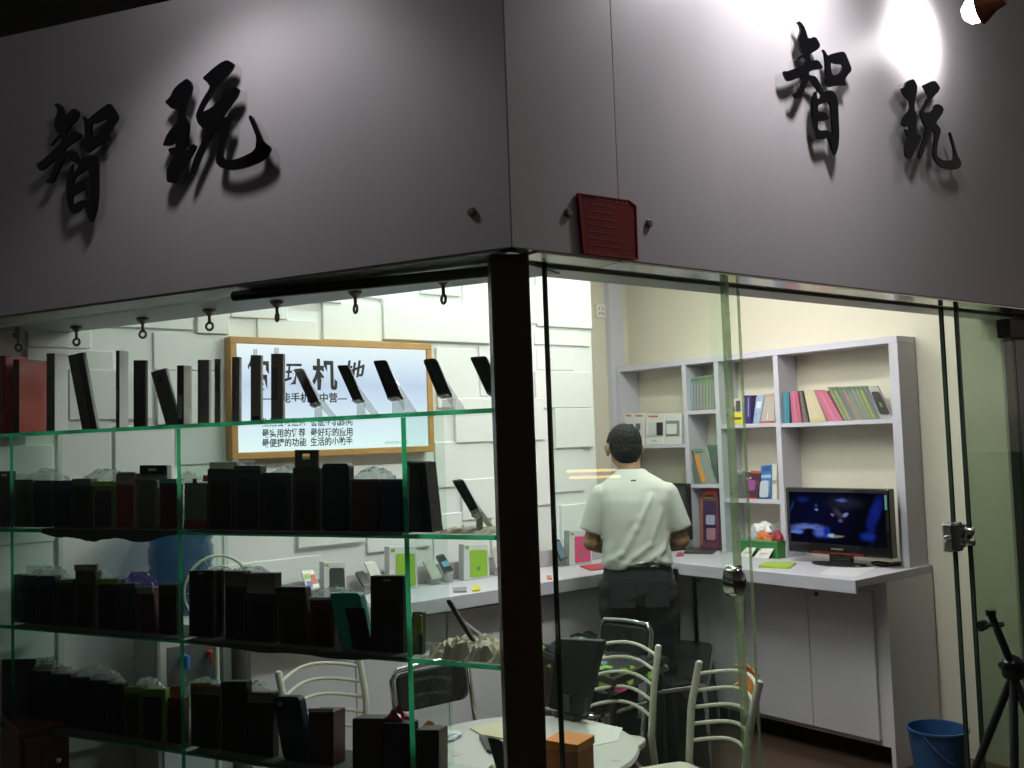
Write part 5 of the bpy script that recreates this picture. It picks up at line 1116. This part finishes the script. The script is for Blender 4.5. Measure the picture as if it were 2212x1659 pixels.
# ---- bench under the flowered cloth
FZ = .60
q = [PZ(x, y, FZ) for x, y in ((1150, 1398), (1268, 1366), (1440, 1418), (1325, 1468))]
c = sum(q, Vector())/4; c.z = 0
t = thing('low_table', 'low dark table in the middle of the shop under the flowered cloth', 'table', c)
pl = [p-c for p in q]
obj('tabletop', MB().prism(pl, (0, 0, -.03)), mat('dark brown board', (.03, .02, .015), .5, noise=.2), t, .004)
for p in pl:
    e = p*.9; obj('leg', MB().tube([(e.x, e.y, FZ-.031), (e.x, e.y, .001)], .015, 10), DKMET, t, smooth=True)
def flower_mat():
    m = bpy.data.materials.new('flowered cloth'); m.use_nodes = True; n = m.node_tree; b = n.nodes['Principled BSDF']; b.inputs['Roughness'].default_value = .8
    tc = n.nodes.new('ShaderNodeTexCoord'); nz = n.nodes.new('ShaderNodeTexNoise'); nz.inputs['Scale'].default_value = 40
    vo = n.nodes.new('ShaderNodeTexVoronoi'); vo.inputs['Scale'].default_value = 11
    ad = n.nodes.new('ShaderNodeVectorMath'); ad.operation = 'MULTIPLY_ADD'; ad.inputs[1].default_value = (.03, .03, .03)
    n.links.new(tc.outputs['Object'], nz.inputs['Vector']); n.links.new(nz.outputs['Color'], ad.inputs[0]); n.links.new(tc.outputs['Object'], ad.inputs[2]); n.links.new(ad.outputs[0], vo.inputs['Vector'])
    sep = n.nodes.new('ShaderNodeSeparateColor'); n.links.new(vo.outputs['Color'], sep.inputs[0])
    cr = n.nodes.new('ShaderNodeValToRGB'); cr.color_ramp.interpolation = 'CONSTANT'; el = cr.color_ramp.elements
    el[0].position = 0; el[0].color = (.22, .42, .04, 1); el[1].position = .28; el[1].color = (.50, .06, .17, 1)
    for p_, c_ in ((.48, (.14, .22, .27, 1)), (.62, (.16, .40, .06, 1)), (.80, (.012, .012, .014, 1))): e = el.new(p_); e.color = c_
    n.links.new(sep.outputs[0], cr.inputs[0])
    st_ = n.nodes.new('ShaderNodeMapRange'); st_.inputs[1].default_value = .40; st_.inputs[2].default_value = .46; n.links.new(vo.outputs['Distance'], st_.inputs[0])
    mx = n.nodes.new('ShaderNodeMix'); mx.data_type = 'RGBA'; n.links.new(st_.outputs[0], mx.inputs[0]); n.links.new(cr.outputs[0], mx.inputs[6]); mx.inputs[7].default_value = (.012, .012, .014, 1)
    n.links.new(mx.outputs[2], b.inputs['Base Color']); return m
rg = random.Random(8); vs = []; n = 22
for i in range(n+1):
    for j in range(n+1):
        p = (q[0].lerp(q[1], i/n)).lerp(q[3].lerp(q[2], i/n), j/n); ee = min(i, n-i, j, n-j)
        vs.append(Vector((p.x-c.x, p.y-c.y, 0))*(1.04 if ee == 0 else 1)+Vector((0, 0, FZ+.002+(rg.uniform(.002, .018) if ee else -.06))))
single('flowered_cloth', 'dark cloth with lime, pink and blue flowers spread on the low table', 'cloth', MB().add(vs, [(i*(n+1)+j, (i+1)*(n+1)+j, (i+1)*(n+1)+j+1, i*(n+1)+j+1) for i in range(n) for j in range(n)]), flower_mat(), c, smooth=True)

# ---- water dispenser
wx0, wx1 = PY(322, 1200, 3.98).x, PY(457, 1200, 3.98).x; wc = Vector(((wx0+wx1)/2, 3.98, 0)); wr = (wx1-wx0)/2
t = thing('water_dispenser', 'white water dispenser with a blue bottle against the relief wall', 'water dispenser', wc)
WPL = paint(.55, .57, .55)
obj('cabinet', MB().box((-.15, -.14, .02), (.15, .14, .93)), WPL, t, .015)
obj('recess', MB().box((-.11, -.143, .60), (.11, -.1405, .84)), paint(.12, .13, .14), t, .002)
obj('door', MB().box((-.13, -.146, .06), (.13, -.1405, .55)), paint(.5, .56, .6), t, .003)
for s, cc in ((-1, (.05, .15, .5)), (1, (.5, .05, .04))): obj('tap', MB().tube([(s*.05, -.146, .80), (s*.05, -.18, .80), (s*.05, -.18, .76)], .012, 10), paint(*cc), t, smooth=True)
BOT = glass('blue bottle plastic', (.22, .36, .50), .12, .05, .30, (.06, .15, .28))
prof = [(.03, .931), (.035, .97), (wr*.75, 1.01), (wr, 1.05)]
for k in range(3): prof += [(wr, 1.06+k*.09), (wr, 1.115+k*.09), (wr*.95, 1.125+k*.09), (wr*.95, 1.135+k*.09)]
prof += [(wr, 1.34), (wr*.96, 1.36), (0, 1.362)]
obj('water_bottle', MB().lathe(prof, 32), BOT, t, smooth=True)
# white round fan guard arc beside it
ac = [PY(x, y, 3.62) for x, y in ((398, 1246), (410, 1228), (428, 1212), (452, 1202), (474, 1198), (498, 1203), (516, 1214), (528, 1230))]
cx = sum((p.x for p in ac), 0)/8; fz = ac[4].z; rad = .125
t = thing('table_fan', 'pale round standing fan in front of the blue water bottle', 'fan', (cx, 3.60, 0))
for k in range(3):
    r_ = rad*(1-.3*k); obj('guard_ring', MB().tube([(r_*math.cos(a*.2618), -.012*k, fz-rad+r_*math.sin(a*.2618)) for a in range(24)], .004 if k else .0055, 8, closed=True), CREAM, t, smooth=True)
for k in range(16):
    a_ = k*math.pi/8; obj('guard_wire', MB().tube([(.02*math.cos(a_), -.03, fz-rad+.02*math.sin(a_)), (rad*math.cos(a_), 0, fz-rad+rad*math.sin(a_))], .0012, 6), CREAM, t)
obj('hub', MB().lathe([(0, .02), (.022, .015), (.025, 0), (.035, -.03), (.03, -.09), (0, -.1)], 18, c=(0, -.03, fz-rad), m=Matrix.Rotation(math.pi/2, 4, 'X')), CREAM, t, smooth=True)
for k in range(3):
    a_ = k*2.094; vs_ = [(.02*math.cos(a_), -.012, fz-rad+.02*math.sin(a_))]+[(rad*.78*math.cos(a_+d_), -.018+.01*d_, fz-rad+rad*.78*math.sin(a_+d_)) for d_ in (-.1, .15, .4, .65, .8)]
    obj('blade', MB().prism(vs_, (0, .0015, 0)), glass('fan blade', (.75, .8, .8), .08, .1, .4, (.5, .6, .6)), t)
obj('pole', MB().tube([(0, .02, fz-rad), (0, .02, .03)], .011, 12), CREAM, t, smooth=True)
obj('base', MB().lathe([(0, .03), (.12, .025), (.15, .008), (.15, 0), (0, 0)], 30, c=(0, .02, 0)), CREAM, t, smooth=True)
# brown cabinet at the far left, low
cbx = PY(150, 1600, 3.84).x
t = thing('cabinet', 'dark reddish brown wooden cabinet at the lower left behind the rack', 'cabinet', (cbx-.30, 3.84, 0))
BW = mat('reddish brown wood', (.085, .030, .014), .4, noise=.4, nscale=7)
ztop = PY(150, 1560, 3.84).z
obj('carcass', MB().box((.30-(cbx-.83), .002, 0), (.30, .30, ztop)), BW, t, .004)
obj('door', MB().box((.31-(cbx-.83), -.018, .05), (.285, .0015, ztop-.03)), BW, t, .003)
obj('handle', MB().lathe([(0, .02), (.010, .016), (.008, 0)], 12, c=(.255, -.018, PY(140, 1634, 3.84).z), m=Matrix.Rotation(math.pi/2, 4, 'X')), CHROME, t, smooth=True)

# ---- bucket, tripod
rc = PZ(2025, 1572, .27); rr_ = (PZ(1960, 1576, .27)-PZ(2092, 1576, .27)).length/2
t = thing('bucket', 'blue plastic bucket on the floor beside the counter end', 'bucket', (rc.x, max(rc.y, K.y+.115+.06+rr_), 0))
BLU = mat('blue plastic', (.022, .075, .19), .35, noise=.1)
obj('tub', MB().lathe([(0, .004), (rr_*.70, .004), (rr_*.74, .0), (rr_*.97, .262), (rr_*1.03, .264), (rr_*1.03, .272), (rr_*.94, .272), (rr_*.71, .012), (0, .012)], 36), BLU, t, smooth=True)
obj('handle', MB().tube([(rr_*math.cos(k*.3142)*.99, -rr_*.99*math.sin(k*.3142)*.8-.004, .262-.13*math.sin(k*.3142)) for k in range(11)], .0035, 8), paint(.05, .12, .3), t, smooth=True)
GZ = -.12
YT = 1.62
tp = lambda x, y: PY(x, y, YT)
hub = tp(2188, 1442); o = Vector((hub.x, YT, GZ))
t = thing('tripod', 'black camera tripod standing on the pavement before the right glass pane', 'tripod', o)
h = hub-o
top = tp(2140, 1326)-o
obj('centre_column', MB().tube([h-Vector((0, 0, .06)), h], .014, 12).tube([h, top], .0125, 12).tube([top-Vector((-.0, 0, .004)), top+Vector((.0, 0, .012))], .016, 12), BLACK, t, smooth=True)
obj('collar', MB().lathe([(.03, -.035), (.036, -.02), (.036, .02), (.022, .035), (.012, .04)], 18, c=h), BLACK, t, smooth=True)
obj('clamp_knob', MB().tube([h+Vector((-.075, 0, .02)), h+Vector((-.02, 0, .0))], [.012, .007], 12), BLACK, t, smooth=True)
k1 = tp(2122, 1352)-o; k2 = tp(2164, 1349)-o; ax = (k1+k2)/2
obj('pan_knob', MB().tube([k1+Vector((-.012, 0, 0)), k1+Vector((.012, 0, .002)), k1+Vector((.018, 0, .002)), ax], [.017, .017, .006, .006], 14), BLACK, t, smooth=True)
obj('pan_knob', MB().tube([ax, k2], [.007, .009], 12), BLACK, t, smooth=True)
for i, (x, y) in enumerate(((2105, 1659), (2191, 1659), (2212, 1512))):
    nn = ray(2188, 1446).cross(ray(x, y)); kk = nn.dot(EYE-o); hn = Vector((nn.x, nn.y, 0))   # the leg runs to the ground point nearest the hub on its line of sight
    foot = hn*(kk/hn.length_squared)
    if foot.length < .3: foot += Vector((-hn.y, hn.x, 0)).normalized()*.32*(1 if Vector((-hn.y, hn.x, 0)).dot(F) < 0 else -1)
    if foot.length > .62: foot = foot*(.62/foot.length)
    a_ = h+Vector((0, 0, -.02))+(foot-h).normalized()*.02
    lg = obj('leg', MB().tube([a_, a_.lerp(foot, .5)], .0135, 10).tube([a_.lerp(foot, .48), foot+Vector((0, 0, .012))], .0105, 10), BLACK, t, smooth=True)
    obj('leg_lock', MB().tube([a_.lerp(foot, .46), a_.lerp(foot, .52)], .0185, 10), BLACK, t, smooth=True)
bb = PZ(2205, 1640, .10)
heap('orange_bag', 'crumpled orange plastic bag at the lower right corner behind the tripod', 'bag', Vector((4.45, 1.95, GZ)) if bb.y < 1.5 else Vector((bb.x, min(bb.y, 2.0), GZ)), .16, .10, .14, mat('orange bag', (.55, .13, .03), .5, noise=.2), .2, 44)

# ================================================================== PERSON (seen from behind, bent a little over the counter corner)
def stack(mb, rings, n=28, ex=2.3):
    """closed loft of horizontal superellipses (z, cx, cy, rx, ry)"""
    vs = []; fs = []
    for z, cx, cy, rx, ry in rings:
        for k in range(n):
            a = 2*math.pi*k/n; ca, sa = math.cos(a), math.sin(a)
            vs.append(Vector((cx+rx*math.copysign(abs(ca)**(2/ex), ca), cy+ry*math.copysign(abs(sa)**(2/ex), sa), z)))
    N = len(rings)
    for i in range(N-1):
        for k in range(n): fs.append((i*n+k, i*n+(k+1) % n, (i+1)*n+(k+1) % n, (i+1)*n+k))
    fs.append(tuple(range(n))[::-1]); fs.append(tuple(range((N-1)*n, N*n))); return mb.add(vs, fs)
def ellip(mb, c, r, rot=None):
    bm = bmesh.new(); bmesh.ops.create_uvsphere(bm, u_segments=24, v_segments=16, radius=1)
    vs = [Vector((v.co.x*r[0], v.co.y*r[1], v.co.z*r[2])) for v in bm.verts]
    if rot is not None: vs = [rot @ v for v in vs]
    bm.verts.index_update(); mb.add([v+Vector(c) for v in vs], [tuple(v.index for v in f.verts) for f in bm.faces]); bm.free(); return mb
def fuse(mb, name, m, vox, sm=4):
    me = mb.mesh(name, m); o = bpy.data.objects.new(name, me); C.objects.link(o)
    rm = o.modifiers.new('r', 'REMESH'); rm.mode = 'VOXEL'; rm.voxel_size = vox
    s = o.modifiers.new('s', 'SMOOTH'); s.iterations = sm; s.factor = .5
    out = eval_mesh(o); bpy.data.objects.remove(o); out.materials.clear(); out.materials.append(m)
    for p in out.polygons: p.use_smooth = True
    return out
SKIN = mat('skin', (.36, .20, .115), .5, noise=.08, nscale=20); 
SHIRT = mat('pale grey green cotton', (.56, .57, .52), .85, noise=.05, nscale=30, bump=.1, bscale=500)
JEAN = mat('dark jeans', (.013, .015, .020), .8, noise=.35, nscale=25)
HAIR = mat('black hair', (.008, .007, .006), .6, spec=.15, noise=.3, nscale=60, bump=.5, bscale=220)
PP = Vector((3.385, 3.35, 0)); 
t = thing('person', 'man in a pale T-shirt and dark jeans with his back to the street', 'person', PP, R(-43.5))
hx, hy, hz = -.036, .075, 1.535
mb = MB()
stack(mb, [(.90, 0, -.01, .15, .10), (.98, 0, -.01, .145, .10), (1.06, 0, -.005, .135, .095), (1.2, .0, .0, .14, .09), (1.30, .0, .02, .145, .085), (1.36, -.005, .03, .09, .07), (1.41, -.01, .035, .07, .065)])
mb.tube([(-.01, .03, 1.36), (-.015, .045, 1.42), (-.03, .062, 1.50)], [.062, .054, .056], 20)
ellip(mb, (hx, hy, hz+.01), (.073, .092, .092)); ellip(mb, (hx, hy+.035, hz-.055), (.056, .062, .062)); ellip(mb, (hx, hy+.06, hz-.085), (.035, .035, .028))
ellip(mb, (hx, hy+.103, hz-.03), (.012, .016, .022)); ellip(mb, (hx, hy+.088, hz-.068), (.022, .012, .007)); ellip(mb, (hx, hy+.088, hz+.012), (.05, .012, .008))
for s in (-1, 1):
    ellip(mb, (hx+s*.083, hy-.002, hz-.016), (.011, .024, .034), Matrix.Rotation(s*.3, 3, 'Z')); ellip(mb, (hx+s*.03, hy+.084, hz-.005), (.012, .010, .008))
    sh = Vector((s*.145, .02, 1.295)); el = Vector((s*.212, .03, 1.085)); wr_ = Vector((s*.10, .245, 1.02))
    mb.tube([sh, sh.lerp(el, .5), el], [.044, .042, .037], 16); ellip(mb, sh, (.040, .042, .038)); ellip(mb, el, (.040, .040, .040))
    mb.tube([el, el.lerp(wr_, .3), wr_], [.039, .038, .026], 16)
    d = (wr_-el).normalized(); pal = wr_+d*.05; sd_ = Vector((-s, 0, 0)); up_ = Vector((0, 0, 1))
    rot = d.to_track_quat('Y', 'Z').to_matrix(); ellip(mb, pal, (.040, .052, .017), rot)
    lat = rot @ Vector((1, 0, 0))
    for k, (o_, ln) in enumerate(((-.030, .062), (-.010, .073), (.010, .068), (.028, .052))):
        b_ = pal+lat*o_+d*.042; mb.tube([b_-d*.015, b_+d*ln*.4+up_*.004, b_+d*ln*.72-up_*.008, b_+d*ln*.92-up_*.026], [.0095, .009, .0085, .007], 10)
    th = pal+sd_*.03-d*.02; mb.tube([th, th+sd_*.02+d*.025-up_*.006, th+sd_*.024+d*.055-up_*.016], [.012, .010, .008], 10)
    lx_ = s*.085
    mb.tube([(lx_, -.01, .93), (lx_, .01, .52), (lx_*1.02, -.005, .30), (lx_*1.05, -.015, .09)], [.088, .058, .052, .036], 16)
    ellip(mb, (lx_*1.08, .05, .045), (.042, .115, .040))
def turn(me, lo=1.43, hi=1.49, a=R(17)):
    for v in me.vertices:
        k = min(1, max(0, (v.co.z-lo)/(hi-lo))); k = k*k*(3-2*k)*a
        x, y = v.co.x-hx, v.co.y-hy; v.co.x = hx+x*math.cos(k)-y*math.sin(k); v.co.y = hy+x*math.sin(k)+y*math.cos(k)
    return me
obj('body', turn(fuse(mb, 'body', SKIN, .0065, 3)), None, t)
# shirt
mb = MB()
stack(mb, [(.985, .0, -.012, .168, .125), (1.02, .0, -.012, .165, .125), (1.10, .0, -.008, .155, .118), (1.20, .0, .0, .158, .118), (1.28, .0, .012, .172, .115), (1.335, .0, .022, .176, .10), (1.36, -.002, .027, .152, .092), (1.385, -.005, .032, .116, .082), (1.408, -.008, .036, .082, .072), (1.425, -.010, .040, .066, .064)], 36)
for s in (-1, 1):
    sh = Vector((s*.148, .018, 1.308)); el = Vector((s*.206, .028, 1.135))
    mb.tube([sh, sh.lerp(el, .35), sh.lerp(el, .75), el], [.060, .062, .061, .061], 20)
    ellip(mb, sh, (.058, .062, .054))
me = fuse(mb, 'shirt', SHIRT, .0075, 5)
def seg(px, pz, a, b):
    ab = (b[0]-a[0], b[1]-a[1]); L = ab[0]**2+ab[1]**2; k = max(0, min(1, ((px-a[0])*ab[0]+(pz-a[1])*ab[1])/L)); return math.hypot(px-a[0]-ab[0]*k, pz-a[1]-ab[1]*k), k
folds = [((.075, 1.30), (.0, 1.15), .012, .014), ((.0, 1.15), (-.07, 1.04), .013, .016), ((-.07, 1.04), (-.15, 1.0), .012, .014), ((.12, 1.23), (.06, 1.08), .009, .013), ((.06, 1.08), (-.05, 1.005), .010, .013),
         ((.15, 1.12), (.10, 1.02), .009, .013), ((.13, 1.06), (.02, .99), .010, .012), ((.10, 1.01), (.16, .99), .009, .012), ((-.10, 1.01), (-.02, .992), .008, .010)]
rg = random.Random(2)
from mathutils import noise as mnoise
for v in me.vertices:
    n_ = v.normal; x, y, z = v.co; h = 0
    if y < .06:
        for a, b, amp, wd_ in folds:
            d_, k = seg(x, z, a, b); h += amp*math.exp(-(d_/(wd_*.8))**2)*(.6+.4*math.sin(math.pi*min(1, max(0, k))))-amp*.35*math.exp(-((d_-wd_*1.9)/wd_)**2)
    h += .004*mnoise.noise(Vector((x*9, y*9, z*6)))+.0015*mnoise.noise(Vector((x*30, y*30, z*18)))
    v.co = v.co+n_*h*.48
    if z < 1.0: v.co.z += .010*math.sin(x*22+.7)-.010*(x < -.05)
obj('tshirt', me, None, t)
obj('neck_label', MB().box((-.012, -.0015, 0), (.012, .0, .010)), paint(.14, .12, .11), t, loc=(-.002, -.058, 1.368))
# trousers
mb = MB()
stack(mb, [(.80, .0, -.01, .168, .120), (.86, .0, -.012, .172, .125), (.93, .0, -.012, .165, .12), (1.0, .0, -.012, .150, .108)], 36)
for s in (-1, 1):
    lx_ = s*.088
    mb.tube([(lx_, -.012, .90), (lx_, -.01, .74), (lx_, .005, .50), (lx_*1.04, -.008, .28), (lx_*1.08, -.012, .07)], [.100, .092, .076, .066, .060], 20)
me = fuse(mb, 'jeans', JEAN, .010, 5)
for v in me.vertices:
    x, y, z = v.co; v.co += v.normal*(.006*mnoise.noise(Vector((x*10, y*10, z*16)))+.004*math.sin(z*70+x*25)*math.exp(-((z-.5)/.06)**2)+.005*math.sin(z*60-x*30)*math.exp(-((z-.82)/.06)**2))
jn = obj('jeans', me, None, t)
obj('back_pocket', MB().box((-.055, -.004, -.06), (.055, 0, .06)), mat('jean pocket', (.014, .016, .021), .85, noise=.4, nscale=25), jn, .004, loc=(-.075, -.131, .86)); obj('back_pocket', MB().box((-.055, -.004, -.06), (.055, 0, .06)), MATS['jean pocket'], jn, .004, loc=(.08, -.131, .86))
obj('belt', MB().tube([(.153*math.cos(a*.2244), -.012+.111*math.sin(a*.2244), .985) for a in range(28)], .012, 8, closed=True), paint(.02, .016, .012), t, smooth=True)
obj('key_clip', MB().tube([(.060, -.135, .985), (.075, -.142, .99), (.09, -.135, .985)], .006, 8), CHROME, t, smooth=True)
for s in (-1, 1):
    sm = MB(); ellip(sm, (s*.094, .045, .048), (.048, .125, .046)); sm.box((s*.094-.045, -.075, .001), (s*.094+.045, .165, .022))
    obj('shoe', sm, paint(.02, .02, .022), t, .004, smooth=True)
# hair
mb = MB(); ellip(mb, (hx, hy-.008, hz+.020), (.0815, .098, .086)); ellip(mb, (hx, hy-.034, hz-.012), (.0765, .074, .074)); ellip(mb, (hx+.002, hy-.045, hz-.045), (.055, .050, .050))
me = fuse(mb, 'hair', HAIR, .006, 2)
for v in me.vertices:
    v.co += v.normal*(.004*mnoise.noise(Vector(v.co)*60)+.003*mnoise.noise(Vector(v.co)*140))
obj('hair', turn(me, 1.2, 1.21), None, t)
gl_ = MB()
for s in (-1, 1):
    gl_.tube([(hx+s*.082, hy-.01, hz-.002), (hx+s*.076, hy+.05, hz+.0), (hx+s*.066, hy+.105, hz-.002)], .0022, 8)
    gl_.tube([(hx+s*.036+.026*math.cos(a*.4488), hy+.112, hz-.010+.018*math.sin(a*.4488)) for a in range(14)], .0018, 6, closed=True)
gl_.tube([(hx-.010, hy+.113, hz-.004), (hx+.010, hy+.113, hz-.004)], .0018, 6)
obj('glasses', turn(gl_.mesh('glasses', BLACK, True), 1.2, 1.21), None, t)
